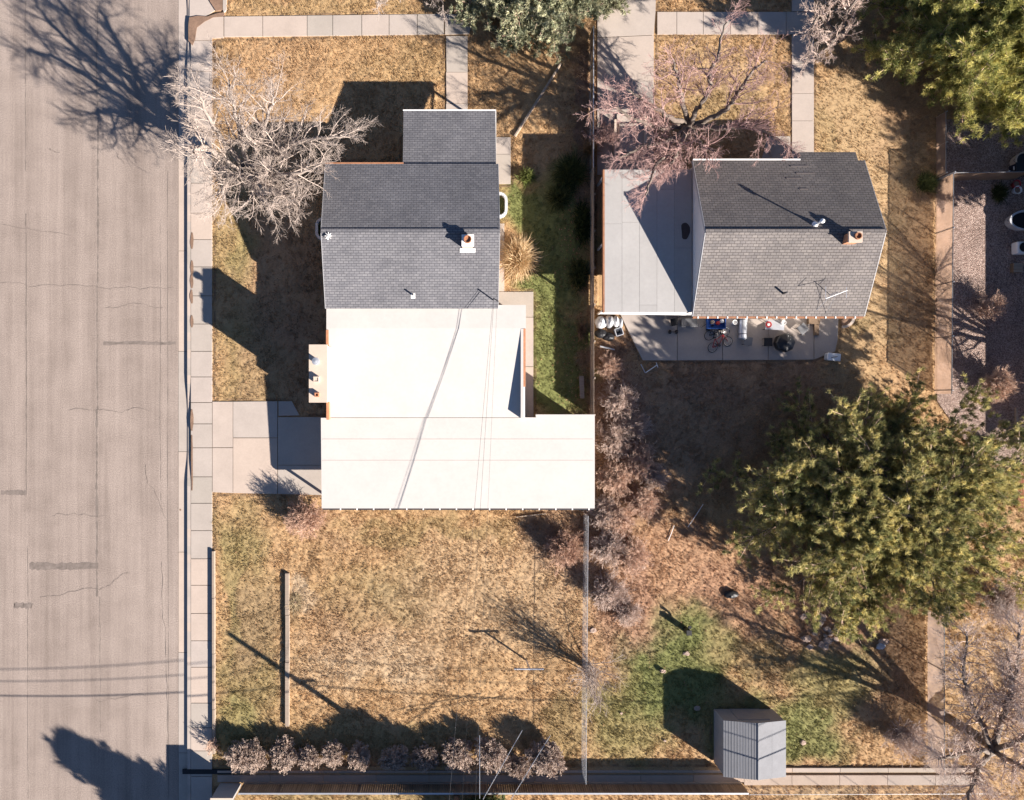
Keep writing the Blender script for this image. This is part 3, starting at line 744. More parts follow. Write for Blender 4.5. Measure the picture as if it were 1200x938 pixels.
# rear white roof: slopes from under the eave down to the garage
yA, yB = W(0, 362, 2.72)[1]+.25, W(0, 489.5, 2.3)[1]
xr0, xr1 = W(383, 0, 2.6)[0], W(616, 0, 2.6)[0]
rz = lambda y: 2.74+(2.28-2.74)*(W(0, 385, 2.72)[1]-y)/(W(0, 385, 2.72)[1]-yB) if y < W(0, 385, 2.72)[1] else 2.74
yK = W(0, 385, 2.72)[1]
b = MB()
b.hexa([(xr0, yB, 2.06), (xr1-.32, yB, 2.06), (xr1-.32, yK, 2.56), (xr0, yK, 2.56), (xr0, yB, 2.28), (xr1-.32, yB, 2.28), (xr1-.32, yK, 2.74), (xr0, yK, 2.74)])
b.hexa([(xr0, yK, 2.56), (xr1, yK, 2.56), (xr1, yA-.02, 2.56), (xr0, yA-.02, 2.56), (xr0, yK, 2.74), (xr1, yK, 2.74), (xr1, yA-.02, 2.75), (xr0, yA-.02, 2.75)])
b.build('flat_roof', M['white_roof'], hl)
def para(mb, x0, x1, y0, y1, z0, z1): mb.box(x0, x1, y0, y1, z0, z1)
b = MB(); b.box(xr1-.318, xr1-.16, yB-.02, yK-.02, 1.9, 2.745); b.build('parapet', M['white_roof'], hl)
b = MB(); b.box(xr1-.157, xr1-.02, yB+1.05+.9, yK-.02, 1.9, 2.742); b.build('parapet', M['brick'], hl)
b = MB(); b.box(xr1-.157, xr1-.06, yB-.02, yB+1.94, 1.9, 2.738); b.build('parapet', M['white'], hl)
yp0, yp1 = W(0, 406, 2.7)[1], W(0, 387, 2.7)[1]
b = MB(); b.box(xr0-.02, xr0+.14, yp0, yp1, 0, 2.76); b.build('parapet', M['brick'], hl); b = MB(); yq0, yq1 = W(0, 492, 2.5)[1], W(0, 471, 2.7)[1]; b.box(xr0+.0, xr0+.16, yq0, yq1, 0, 2.76); b.build('parapet', M['brick'], hl)
b = MB(); b.box(xr0+.0, xr0+.13, yq1+.01, yp0-.01, 0, 2.75); b.build('parapet', M['stucco'], hl)
# garage roof
for px_ in (385.5, 480, 580, 686):
    q = G(px_, 583); MB().box(q[0]-.07, q[0]+.07, q[1]-.07, q[1]+.07, 0, 1.9).build('carport_post', M['white'], hl)
g0, g1 = W(376, 490, 2.25), W(697, 486, 2.25); g2, g3 = W(697, 596, 2.05), W(377, 596, 2.05)
b = MB(); b.prism([(g0[0], yB-.03), (xr1-.1, yB-.03), (xr1-.1, yB-.0), (W(628, 0, 2.2)[0], yB+.0), (W(628, 0, 2.2)[0], g1[1]), (g1[0], g1[1]), (g2[0], g2[1]), (g3[0], g3[1])],
    1.9, lambda x, y: 2.05+(y-g2[1])/(g1[1]-g2[1])*.2)
b.build('garage_roof', M['white_roof'], hl)
b = MB(); b.box(g3[0]+.05, g2[0]-.05, g2[1]-.10, g2[1]-.003, 1.88, 2.03); gut_o = b.build('gutter', M['dark_metal'], hl)
for k in range(17):
    x = g3[0]+1.2+k*1.06
    if x < g2[0]: MB().box(x-.04, x+.04, g2[1]-.11, g2[1]-.004, 2.032, 2.05).build('bracket', M['white'], gut_o)
b = MB(); b.hexa([(*W(371.5, 486, 2.3)[:2], 2.2), (*W(385, 497, 2.3)[:2], 2.2), (*W(390, 493, 2.3)[:2], 2.2), (*W(376, 484, 2.3)[:2], 2.2), (*W(371.5, 486, 2.3)[:2], 2.31), (*W(385, 497, 2.3)[:2], 2.31), (*W(390, 493, 2.3)[:2], 2.31), (*W(376, 484, 2.3)[:2], 2.31)]) if False else None
# membrane laps on the white roofs
b = MB()
for yy, zz in ((540, 2.16), (515, 2.21)):
    y_ = W(0, yy, zz)[1]; z_ = 2.05+(y_-g2[1])/(g1[1]-g2[1])*.2
    b.box(g0[0]+.1, g1[0]-.1, y_-.03, y_+.03, z_-.05, z_+.008)
b.build('membrane_lap', simple('membrane_lap', (.455, .41, .375), .6, .05, 1), hl)
# wide side chimney with three flues
zc = 4.3
c0, c1 = W(362, 472, zc), W(383.5, 404, zc)
ch = MB().box(c0[0]+.06, c1[0]-.02, c0[1]+.06, c1[1]-.06, -.1, zc-.14).build('chimney', M['stucco'], hl)
MB().box(c0[0], c1[0], c0[1], c1[1], zc-.138, zc).build('chimney_cap', M['stucco'], ch)
for px_, py_, m_, w_ in ((371.5, 424, 'metal', .17), (371.5, 445, 'stucco', .17), (372, 463, 'brick', .13)):
    p = W(px_, py_, zc); f = MB()
    if m_ == 'metal':
        f.lathe(p, [(.15, zc+.003), (.15, zc+.38), (.24, zc+.40), (.22, zc+.50), (.03, zc+.54)], 14)
    else:
        for a, bb, c_, d_ in ((-w_, w_, -w_, -w_+.06), (-w_, w_, w_-.06, w_), (-w_, -w_+.06, -w_+.06, w_-.06), (w_-.06, w_, -w_+.06, w_-.06)):
            f.box(p[0]+a, p[0]+bb, p[1]+c_, p[1]+d_, zc+.003, zc+(.22 if m_ == 'brick' else .26))
        f.box(p[0]-w_+.06, p[0]+w_-.06, p[1]-w_+.06, p[1]+w_-.06, zc+.003, zc+.05 if m_ == 'brick' else zc+.23)
    f.build('flue', M[m_], ch)
# ridge chimney
zt = 4.8; c0, c1 = W(541, 288.5, zt), W(555.5, 275, zt)
ch = MB().box(c0[0]+.05, c1[0]-.05, c0[1]+.05, c1[1]-.05, 3.6, zt-.12).build('chimney', simple('pink_brick', (.50, .36, .31), .9, .15, 5), hl)
MB().box(c0[0], c1[0], c0[1], c1[1], zt-.118, zt).build('chimney_cap', M['white'], ch)
p = W(548, 281, zt)
f = MB(); f.lathe(p, [(.24, zt+.002), (.24, zt+.14), (.19, zt+.141), (.19, zt+.06), (.01, zt+.05)], 16); f.build('flue', M['rust'], ch)
b = MB(); zz = ze+(zg-ze)*((W(0, 292, 4.4)[1]-ay0)/(ayr-ay0)); b.hexa([(c0[0]-.1, c0[1]-.22, zz-.1), (c1[0]+.1, c0[1]-.22, zz-.1), (c1[0]+.1, c0[1]+.02, zz-.02), (c0[0]-.1, c0[1]+.02, zz-.02), (c0[0]-.1, c0[1]-.22, zz-.0), (c1[0]+.1, c0[1]-.22, zz-.0), (c1[0]+.1, c0[1]+.02, zz+.09), (c0[0]-.1, c0[1]+.02, zz+.09)])
b.build('flashing', M['white'], ch)
# vent pipe, service mast, little white whirl vent at the left rake
p = W(484, 346, 3.2)
v = MB().tube([(p[0], p[1], 2.95), (p[0], p[1], 3.55)], .055, 8).build('vent_pipe', M['dark_metal'], hl)
zs = ze+(zg-ze)*((p[1]-ay0)/(ayr-ay0))
MB().hexa([(p[0]-.13, p[1]-.2, zs-.09), (p[0]+.13, p[1]-.2, zs-.09), (p[0]+.13, p[1]+.1, zs+.02), (p[0]-.13, p[1]+.1, zs+.02), (p[0]-.13, p[1]-.2, zs-.05), (p[0]+.13, p[1]-.2, zs-.05), (p[0]+.13, p[1]+.1, zs+.055), (p[0]-.13, p[1]+.1, zs+.055)]).build('flashing', M['white'], v)
mast_top = W(576, 332, 4.1); mb_ = (W(578, 355, 3.0)[0], ay0+.5)
mst = MB().tube([(mb_[0], mb_[1], 2.8), (mb_[0], mb_[1], 3.8)], .04, 8).build('service_mast', M['dark_metal'], hl)
mast_top = np.array([mb_[0], mb_[1], 3.76])
MB().tube([(mb_[0]-.05, mb_[1], 3.78), (mb_[0]+.28, mb_[1]-.2, 3.86)], .03, 6).build('weatherhead', M['dark_metal'], mst)
p = W(385, 277, 4.36); b = MB()
for k in range(4):
    a = k*math.pi/4; b.tube([(p[0]-.22*math.cos(a), p[1]-.22*math.sin(a), 4.42), (p[0]+.22*math.cos(a), p[1]+.22*math.sin(a), 4.42)], .025, 5)
b.tube([(p[0]-.1, p[1]-.15, 4.2), (p[0], p[1], 4.52)], .03); b.build('roof_fitting', M['white'], hl)
# openings
def opening(name, xw, yw, face, w, h, z, mat, parent, frame=M['white']):
    """face: 'x-','x+','y+','y-' outward"""
    e, t = .03, .05
    def bx(a0, a1, z0, z1, d0, d1, m, nm, par):
        b = MB()
        if face[0] == 'x':
            s = 1 if face[1] == '+' else -1; b.box(xw+s*d0, xw+s*d1, yw+a0, yw+a1, z0, z1)
        else:
            s = 1 if face[1] == '+' else -1; b.box(xw+a0, xw+a1, yw+s*d0, yw+s*d1, z0, z1)
        return b.build(nm, m, par)
    o = bx(-w/2, w/2, z, z+h, .003, e, mat, name, parent)
    b = [(-w/2-.07, -w/2, z-.07, z+h+.07), (w/2, w/2+.07, z-.07, z+h+.07), (-w/2, w/2, z+h, z+h+.07), (-w/2, w/2, z-.07, z)]
    mb = MB()
    for a0, a1, z0, z1 in b:
        if face[0] == 'x':
            s = 1 if face[1] == '+' else -1; mb.box(xw+s*.003, xw+s*t, yw+a0, yw+a1, z0, z1)
        else:
            s = 1 if face[1] == '+' else -1; mb.box(xw+a0, xw+a1, yw+s*.003, yw+s*t, z0, z1)
    mb.build('frame', frame, o); return o
opening('window', ix0, 12.6, 'x-', 1.4, 1.2, 1.0, M['glass'], hl); opening('window', ix0, 8.0, 'x-', 1.4, 1.2, 1.0, M['glass'], hl)
opening('window', ix1, 12.4, 'x+', 1.2, 1.1, 1.0, M['glass'], hl); opening('window', -5.9, iy1, 'y+', 1.8, 1.3, .9, M['glass'], hl)
opening('door', -.2, iy1, 'y+', .95, 2.0, .32, M['wood_brown'], hl); opening('window', rear[1][0], 2.5, 'x+', 1.2, 1.0, .8, M['glass'], hl)
gd = opening('garage_door', gx0, (gy0+gy1)/2+.1, 'x-', 2.4, 1.75, 0.03, M['white'], hl)
opening('window', 2.0, gy0, 'y-', 1.2, .8, .9, M['glass'], hl); opening('door', 6.5, gy0, 'y-', .9, 1.8, .03, M['wood_brown'], hl)

# window wells
def well(px0, py0, px1, py1, label, side):
    c = (np.array(W(px0, py0))+np.array(W(px1, py1)))/2; hx, hy = abs(px1-px0)/S/2, abs(py1-py0)/S/2
    t = thing('window_well', label, 'window well', (c[0], c[1], 0))
    pts = []
    sg = -1 if side == 'left' else 1
    rr = min(hx*1.6, hy*.6)
    out = [(-sg*hx, hy), (sg*(hx-rr), hy)]+[(sg*(hx-rr+rr*math.sin(a)), hy-rr+rr*math.cos(a)) for a in (.4, .8, 1.2, 1.57)]
    out += [(x, -y) for x, y in out[::-1]]
    b = MB()
    for (a0, b0), (a1, b1) in zip(out[:-1], out[1:]):
        d = np.array([a1-a0, b1-b0]); d /= np.linalg.norm(d); n_ = np.array([-d[1], d[0]])*.09
        b.hexa([(c[0]+a0-n_[0], c[1]+b0-n_[1], -.2), (c[0]+a1-n_[0], c[1]+b1-n_[1], -.2), (c[0]+a1+n_[0], c[1]+b1+n_[1], -.2), (c[0]+a0+n_[0], c[1]+b0+n_[1], -.2),
                (c[0]+a0-n_[0], c[1]+b0-n_[1], .28), (c[0]+a1-n_[0], c[1]+b1-n_[1], .28), (c[0]+a1+n_[0], c[1]+b1+n_[1], .28), (c[0]+a0+n_[0], c[1]+b0+n_[1], .28)])
    b.build('rim', M['tarp'] if side == 'right' else M['metal'], t)
    b = MB(); b.prism([(c[0]+x*.93, c[1]+y*.93) for x, y in out], -.05, .02); b.build('floor', simple('weedy_floor', (.045, .055, .02), .9, .4, 5), t)
well(576, 228, 593, 255, 'white rimmed window well beside the green grass strip', 'right')
well(372, 258, 392, 281, 'dark grey metal window well under the pale bare tree', 'left')

# ------------------------------------------------------------------ the right house
hr = thing('house', 'brown grey shingled gable house with a flat carport roof on its left', 'house', W(880, 290))
bx0, bx1, by0, by1, byr = 15.2, 26.0, 5.33, 15.18, 10.18; ze, zg = 2.65, 4.85
wl = MB(); jx0, jx1, jy0, jy1 = bx0+.02, bx1-.35, by0+.35, by1-.35
zi = ze+(zg-ze)*(.35/(byr-by0))-.18
wl.prism([(jx0, jy0), (jx1, jy0), (jx1, jy1), (jx0, jy1)], -.1, zi)
for x in (jx0, jx1):
    s = .12 if x == jx0 else -.12
    b = len(wl.v); wl.v += [(x, jy0, zi), (x, jy1, zi), (x, byr, zg-.17), (x+s, jy0, zi), (x+s, jy1, zi), (x+s, byr, zg-.17)]
    wl.f += [[b, b+1, b+2], [b+3, b+5, b+4], [b, b+2, b+5, b+3], [b+2, b+1, b+4, b+5]]
wl.build('wall', M['wall_white'], hr)
b = MB(); gable_slab(b, bx0, bx1, by0, byr, by1, ze, zg, ze)
ex0, ex1 = W(937, 0, 2.5)[0], W(1004, 0, 2.5)[0]
sl = (zg-ze)/(by1-byr)
b.hexa([(ex0, by1+.002, ze-.14), (ex1, by1+.002, ze-.14), (ex1, by1+.62, ze-.14-.62*sl), (ex0, by1+.62, ze-.14-.62*sl), (ex0, by1+.002, ze), (ex1, by1+.002, ze), (ex1, by1+.62, ze-.62*sl), (ex0, by1+.62, ze-.62*sl)])
b.build('roof', M['shingle_right'], hr)
b = MB(); b.box(bx0-.01, bx1+.01, byr-.12, byr+.12, zg-.05, zg+.012); b.build('ridge_cap', M['shingle_right'], hr)
for x in (bx0-.04, bx1+.003):
    b = MB()
    b.hexa([(x, by0, ze-.22), (x+.035, by0, ze-.22), (x+.035, byr, zg-.22), (x, byr, zg-.22), (x, by0, ze-.0), (x+.035, by0, ze), (x+.035, byr, zg), (x, byr, zg)])
    b.hexa([(x, byr, zg-.22), (x+.035, byr, zg-.22), (x+.035, by1, ze-.22), (x, by1, ze-.22), (x, byr, zg), (x+.035, byr, zg), (x+.035, by1, ze), (x, by1, ze)])
    b.build('rake_board', simple('grey_trim', (.36, .355, .36), .6, .05, 3), hr)
gt = MB().box(bx0, bx1-.05, by0-.11, by0-.003, ze-.16, ze-.02).build('gutter', M['rust'], hr)
x = bx0+.3
while x < bx1-.2: MB().box(x-.025, x+.055, by0-.13, by0-.004, ze-.018, ze+.004).build('bracket', M['white'], gt); x += .62
b = MB(); b.box(bx0, ex0-.02, by1+.003, by1+.1, ze-.16, ze+.0); b.build('gutter', M['white'], hr)
# slipped and replaced shingles
r = np.random.RandomState(9); odd = simple('odd_shingle', (.17, .145, .135), .9, .3, 4)
for px_, py_ in ((945, 279), (952, 283), (965, 286), (938, 285), (972, 291), (941, 293), (975, 300), (968, 307), (884, 332), (872, 313), (866, 350), (950, 186), (955, 176+20), (948, 218), (940, 203)):
    p = W(px_, py_, 4.2); zz = ze+sl*(p[1]-by0) if p[1] < byr else ze+sl*(by1-p[1]); s_ = 1 if p[1] < byr else -1
    w_ = r.uniform(.25, .6); b = MB()
    b.hexa([(p[0]-w_, p[1]-.05, zz-.04-.05*s_*sl), (p[0]+w_, p[1]-.05, zz-.04-.05*s_*sl), (p[0]+w_, p[1]+.05, zz-.04+.05*s_*sl), (p[0]-w_, p[1]+.05, zz-.04+.05*s_*sl),
            (p[0]-w_, p[1]-.05, zz+.02-.05*s_*sl), (p[0]+w_, p[1]-.05, zz+.02-.05*s_*sl), (p[0]+w_, p[1]+.05, zz+.02+.05*s_*sl), (p[0]-w_, p[1]+.05, zz+.02+.05*s_*sl)])
    b.build('replaced_shingle', odd, hr)
# carport roof of rolled sheets
zc = 2.55; kx0, kx1 = W(708.5, 0, zc)[0], bx0-.045; ky0, ky1 = W(0, 366, zc)[1], W(0, 199, zc)[1]
cr = MB(); n = 5; xx = np.linspace(kx0, kx1, n+1)
for i in range(n):
    ym = ky0+(ky1-ky0)*[.62, .63, .05, .86, .45][i]
    cr.box(xx[i]+.006, xx[i+1]-.006, ky0, ym-.006, zc-.12, zc); cr.box(xx[i]+.006, xx[i+1]-.006, ym+.006, ky1, zc-.12, zc+.003)
cro = cr.build('carport_roof', M['grey_roll'], hr)
b = MB(); b.box(kx0+.01, kx1-.01, ky0+.01, ky1-.01, zc-.2, zc-.02); b.build('decking', simple('seam_dark', (.10, .095, .09), .9, .2, 3), cro)
b = MB(); b.box(kx0-.10, kx0-.003, ky0-.03, ky1, zc-.26, zc+.02); b.build('fascia', M['rust'], cro)
b = MB(); b.hexa([(kx0-.25, ky0-.10, zc-.2), (kx1-.3, ky0-.16, zc-.3), (kx1-.3, ky0-.004, zc-.3), (kx0-.25, ky0-.004, zc-.2), (kx0-.25, ky0-.10, zc-.06), (kx1-.3, ky0-.16, zc-.06), (kx1-.3, ky0-.004, zc-.06), (kx0-.25, ky0-.004, zc-.06)]); b.build('gutter', M['white'], cro)
b = MB(); pp = W(803, 271, zc); b.prism([(pp[0]+.27*math.cos(a)*(1+.2*math.sin(3*a+1)), pp[1]+.6*math.sin(a)*(1+.12*math.cos(2*a))) for a in np.linspace(0, 6.1, 18)], zc-.01, zc+.012); b.build('patch', simple('tar_patch', (.045, .035, .035), .8, .3, 4), cro)
for x in (kx0+.15, kx0+.15):
    pass
for y in (ky0+.2, (ky0+ky1)/2, ky1-.2):
    b = MB(); b.box(kx0+.05, kx0+.17, y-.06, y+.06, 0, zc-.13); b.build('carport_post', M['wall_white'], hr)
# chimney
zt = 5.35; c0, c1 = W(993.5, 283.5, zt), W(1011.5, 271.5, zt)
c0 = W(995, 284, zt); c1 = W(1011, 271.5, zt)
ch = MB().box(c0[0]+.06, c1[0]-.06, c0[1]+.06, c1[1]-.06, 4.2, zt-.12).build('chimney', M['brick'], hr)
MB().box(c0[0], c1[0], c0[1], c1[1], zt-.118, zt).build('chimney_cap', M['stucco'], ch)
p = W(1005, 277, zt); MB().lathe(p, [(.21, zt+.002), (.21, zt+.13), (.16, zt+.131), (.16, zt+.05), (.01, zt+.04)], 16).build('flue', M['rust'], ch)
p = W(958, 262, 4.95); v = MB().tube([(p[0], p[1], 4.5), (p[0], p[1], 5.5)], .06, 8).build('vent_pipe', M['white'], hr)
MB().lathe((p[0], p[1]), [(.13, 5.45), (.14, 5.53), (.05, 5.6), (.01, 5.61)], 12).build('vent_cap', M['white'], v)
MB().lathe((p[0], p[1]), [(.2, 4.66), (.08, 4.86), (.06, 4.87)], 10).build('flashing', M['white'], v)
p = W(918, 344, 3.3); MB().tube([(p[0], p[1], 3.2), (p[0], p[1], 3.75)], .06, 8).build('vent_pipe', M['dark_metal'], hr)
# aerial on the lower slope
p = W(977, 344, 3.7); zz = ze+sl*(p[1]-by0)
a = MB(); a.tube([(p[0], p[1], zz-.02), (p[0], p[1], zz+1.0)], .02, 6); a.tube([(p[0]-.75, p[1]-.4, zz+.95), (p[0]+.55, p[1]+.1, zz+1.0)], .014, 5)
a.tube([(p[0]-.75, p[1]-.4, zz+.96), (p[0]-.75, p[1]+.35, zz+.96)], .012, 5); a.tube([(p[0]+.5, p[1]-.35, zz+.97), (p[0]+.5, p[1]+.3, zz+.97)], .012, 5)
a.tube([(p[0], p[1], zz+.9), (p[0]+.05, p[1]-1.1, ze+sl*(p[1]-1.1-by0))], .012, 5); a.tube([(p[0], p[1], zz+.5), (p[0]-.6, p[1]-.9, ze+sl*(p[1]-.9-by0))], .012, 5)
a.build('aerial', M['metal'], hr)
opening('window', jx1, 12.5, 'x+', 1.4, 1.1, 1.0, M['glass'], hr); opening('window', 18.0, jy1, 'y+', 1.6, 1.2, .9, M['glass'], hr); opening('door', 22.6, jy1, 'y+', .95, 2.0, .1, M['wood_brown'], hr)
opening('door', 21.5, jy0, 'y-', .95, 2.0, .06, M['wood_brown'], hr); opening('window', 18.0, jy0, 'y-', 1.6, 1.1, .9, M['glass'], hr); opening('window', 24.5, jy0, 'y-', 1.1, 1.0, 1.0, M['glass'], hr)

# small porch landing between drive and right house (pale slab with steps)
t = thing('porch_step', 'pale concrete porch landing under the pink bare tree', 'steps', W(745, 163))
b = MB(); a0, a1 = W(726, 178, .3), W(755, 145, .3); b.box(a0[0], a1[0], a0[1], a1[1], -.05, .3); b.build('landing', M['concrete'], t)
b = MB(); a0, a1 = W(723, 144.5, .15), W(757, 134, .15); b.box(a0[0], a1[0], a0[1], a1[1], -.05, .16); b.build('step', M['concrete'], t)
b = MB(); a0 = W(720, 182, .5); a1 = W(722.5, 140, .5); b.box(a0[0], a1[0], a0[1], a1[1], 0, .5); b.build('side_wall', M['stucco'], t)
b = MB(); a0 = W(755.5, 178, .5); a1 = W(758, 134, .5); b.box(a0[0], a1[0], a0[1], a1[1], 0, .5); b.build('side_wall', M['stucco'], t)

# ------------------------------------------------------------------ shed
sh = thing('shed', 'small grey metal shed with a ridged gable roof by the ditch', 'shed', W(870, 862))
s0, s1 = W(836.5, 893, 0), W(905, 831, 0); zse, zsr = 1.82, 2.15; xm = (s0[0]+s1[0])/2+.05
w_ = MB(); w_.prism([(s0[0], s0[1]), (s1[0], s0[1]), (s1[0], s1[1]), (s0[0], s1[1])], 0, zse-.06)
for y, s in ((s0[1], .05), (s1[1], -.05)):
    b = len(w_.v); w_.v += [(s0[0], y, zse-.06), (s1[0], y, zse-.06), (xm, y, zsr-.06), (s0[0], y+s, zse-.06), (s1[0], y+s, zse-.06), (xm, y+s, zsr-.06)]
    w_.f += [[b, b+1, b+2], [b+3, b+5, b+4], [b, b+2, b+5, b+3], [b+2, b+1, b+4, b+5]]
shm = simple('shed_siding', (.30, .27, .25), .7, .1, 2, st=(1, 1, .2)); w_.build('wall', shm, sh)
rm = simple('shed_roof_metal', (.165, .165, .175), .75, .16, 1.5, island=.08)
rf = MB(); ya, yb = s0[1]-.04, s1[1]+.05
for (xa, za, xb, zb) in ((s0[0]-.06, zse-.05, xm, zsr), (xm, zsr, s1[0]+.06, zse-.05)):
    n = 5 if xa < xm-.1 else 2
    for i in range(n):
        f0, f1 = i/n+.0015, (i+1)/n-.0015
        P0 = (xa+(xb-xa)*f0, za+(zb-za)*f0); P1 = (xa+(xb-xa)*f1, za+(zb-za)*f1)
        rf.hexa([(P0[0], ya, P0[1]-.03), (P1[0], ya, P1[1]-.03), (P1[0], yb, P1[1]-.03), (P0[0], yb, P0[1]-.03), (P0[0], ya, P0[1]), (P1[0], ya, P1[1]), (P1[0], yb, P1[1]), (P0[0], yb, P0[1])])
rfo = rf.build('roof', rm, sh)
b = MB()
for (xa, za, xb, zb) in ((s0[0]-.06, zse-.05, xm, zsr),):
    for i in range(1, 12):
        f = i/12; x = xa+(xb-xa)*f; z = za+(zb-za)*f; b.box(x-.018, x+.018, ya, yb, z-.03, z+.006)
b.build('rib', simple('dark_rib', (.135, .136, .145), .7, .1, 2), rfo)
b = MB(); b.tube([(xm, ya, zsr+.0), (xm, yb, zsr+.0)], .035, 6); b.build('ridge_cap', rm, rfo)
b = MB(); b.box(xm-1.0, xm+1.0, s1[1]+.003, s1[1]+.04, .05, 1.6); b.build('door', simple('shed_door', (.27, .245, .23), .7, .1, 2), sh)
# ------------------------------------------------------------------ fences
def board_fence(name, label, x, ya, yb, h, mat, post='wood', step=.16):
    t = thing(name, label, 'fence', (x, (ya+yb)/2, 0))
    b = MB(); y = ya; r = np.random.RandomState(int(abs(x*10)))
    while y < yb:
        b.box(x-.012, x+.012, y, y+step-.015, .03, h+r.uniform(-.03, .03)); y += step
    b.build('boards', M[mat], t)
    b = MB()
    for z in (.3, h-.2): b.box(x-.06, x-.014, ya, yb, z, z+.08)
    b.build('rail', M[post], t)
    y = ya
    while y < yb+.1:
        MB().box(x+.014, x+.10, y-.05, y+.05, 0, h+.06).build('post', M[post], t); y += 2.4
    return t
fx = W(691.5, 0)[0]
board_fence('wooden_fence', 'weathered board fence between the green strip and the carport', fx, G(0, 486)[1], G(0, 205)[1], 1.25, 'wood')
# front part: low metal framed fence
t = thing('wire_fence', 'low wire fence with pale top rail between front lawns', 'fence', (fx, G(0, 120)[1], 0))
ya, yb = G(0, 203)[1], G(0, 42)[1]
b = MB(); b.tube([(fx, ya, 1.1), (fx, yb, 1.1)], .035, 6); b.tube([(fx, ya, .08), (fx, yb, .08)], .02, 5); b.build('rail', M['metal'], t)
y = ya
while y < yb+.1: MB().tube([(fx, y, 0), (fx, y, 1.14)], .03, 6).build('post', M['metal'], t); y += 2.3
b = MB(); y = ya
while y < yb: b.box(fx-.008, fx+.008, y, y+.12, .1, 1.07); y += .14
b.build('slats', M['wood_brown'], t)
def chainlink(label, p0, p1, h, post_mat='metal', pitch=.17, wire=.0035, rail=.014, posts=2.6):
    p0, p1 = np.array(p0), np.array(p1); L = np.linalg.norm(p1-p0); d = (p1-p0)/L
    t = thing('chainlink_fence', label, 'fence', (*((p0+p1)/2), 0))
    at = lambda s, z: (p0[0]+d[0]*s, p0[1]+d[1]*s, z)
    polys = []
    n = int(L/pitch)
    for i in range(-int(h/pitch), n+1):
        for sg in (1, -1):
            s0_, s1_ = (i*pitch, i*pitch+h) if sg == 1 else (i*pitch+h, i*pitch)
            z0_, z1_ = 0.05, h-.02
            a0, a1 = s0_, s1_
            # clip to 0..L
            def cl(s): return min(max(s, 0), L)
            if (max(a0, a1) < 0) or (min(a0, a1) > L): continue
            f0 = (cl(a0)-a0)/(a1-a0); f1 = (cl(a1)-a0)/(a1-a0)
            if abs(f1-f0) < .02: continue
            polys.append((np.array([at(cl(a0), z0_+(z1_-z0_)*f0), at(cl(a1), z0_+(z1_-z0_)*f1)]), np.array([wire, wire])))
    tube_obj('mesh', polys, 3, M['metal'], t)
    b = MB(); b.tube([at(0, h), at(L, h)], rail, 6); b.build('rail', M[post_mat], t)
    s = 0
    while s < L+.1: MB().tube([at(min(s, L), 0), at(min(s, L), h+.06)], rail*1.2, 7).build('post', M[post_mat], t); s += posts
    return t
chainlink('chain link fence running down from the white garage to the ditch', G(683.5, 600), G(681.0, 903), 1.7)
def screen(label, p0, p1, h, mat, posts=3.5):
    p0, p1 = np.array(p0), np.array(p1); L = np.linalg.norm(p1-p0); d = (p1-p0)/L; nrm = np.array([-d[1], d[0]])
    t = thing('screen_fence', label, 'fence', (*((p0+p1)/2), 0))
    n = max(2, int(L/.5)); r = np.random.RandomState(int(L*7))
    b = MB()
    for i in range(n):
        s0_, s1_ = L*i/n, L*(i+1)/n; w0, w1 = .02*math.sin(i*1.9), .02*math.sin((i+1)*1.9)
        a, c = p0+d*s0_+nrm*w0, p0+d*s1_+nrm*w1
        b.poly([(*a, .04), (*c, .04), (*c, h), (*a, h)])
    b.build('fabric', M[mat], t, smooth=True)
    b = MB(); b.tube([(*p0, h+.01), (*p1, h+.01)], .03, 6); b.build('rail', M['grey'], t)
    s = 0
    while s < L+.1: 
        q = p0+d*min(s, L)+nrm*.05; MB().tube([(*q, 0), (*q, h+.08)], .035, 7).build('post', M['metal'], t); s += posts
    return t
screen('tall tan mesh screen fence beside the gravel yard', G(1096.5, 213), G(1094.5, 462), 1.62, 'screen')
screen('short tan mesh screen fence below the top right pine', G(1096.5, 138), G(1096.5, 209), .95, 'screen', 2.0)
screen('tan mesh screen fence crossing the gravel yard', G(1098, 212), G(1185, 211), 1.62, 'screen', 3.5)
screen('mesh screen fence right of the shed, coloured darker for tree shade', G(1086.5, 715), G(1086.5, 897), 1.6, 'screen_shaded', 3.5)
# bottom fences along the ditch
t = thing('board_fence', 'dark brown board fence along the ditch below the hedge row', 'fence', (*G(570, 918), 0))
xa, xb = G(286, 0)[0], G(868, 0)[0]; yf = G(0, 918)[1]
b = MB(); x = xa; r = np.random.RandomState(1)
while x < xb: b.box(x, x+.135, yf-.015, yf+.015, .02, 1.2+r.uniform(-.01, .01)); x += .15
b.build('boards', M['wood_brown'], t)
b = MB(); b.box(xa, xb, yf-.05, yf+.05, 1.215, 1.25); b.build('cap', M['metal'], t)
b = MB(); b.box(xa, xb, yf+.02, yf+.09, .02, .16); b.build('kick_board', M['wood'], t)
x = xa
while x < xb: MB().box(x-.05, x+.05, yf-.12, yf-.018, 0, 1.2).build('post', M['wood'], t); x += 2.6
chainlink('low chain link fence along the ditch right of the shed', G(872, 923), G(1160, 922), .85)
t = thing('vinyl_fence', 'pale solid vinyl fence corner at the sidewalk end of the ditch', 'fence', (*G(258, 935), 0))
b = MB(); a0, a1 = G(258, 921), G(282.5, 915); b.box(a0[0], a1[0], a0[1], a1[1]-.17, 0, 1.75); b.build('panel', simple('shaded_vinyl', (.26, .245, .24), .7, .08, 2), t)  # pale vinyl; shade on the panels is put into their darker colour
b = MB(); b.box(a0[0], a0[0]+.2, G(0, 1120)[1], a0[1]-.003, 0, 1.75); b.build('panel', simple('shaded_vinyl', (.26, .245, .24), .7, .08, 2), t)
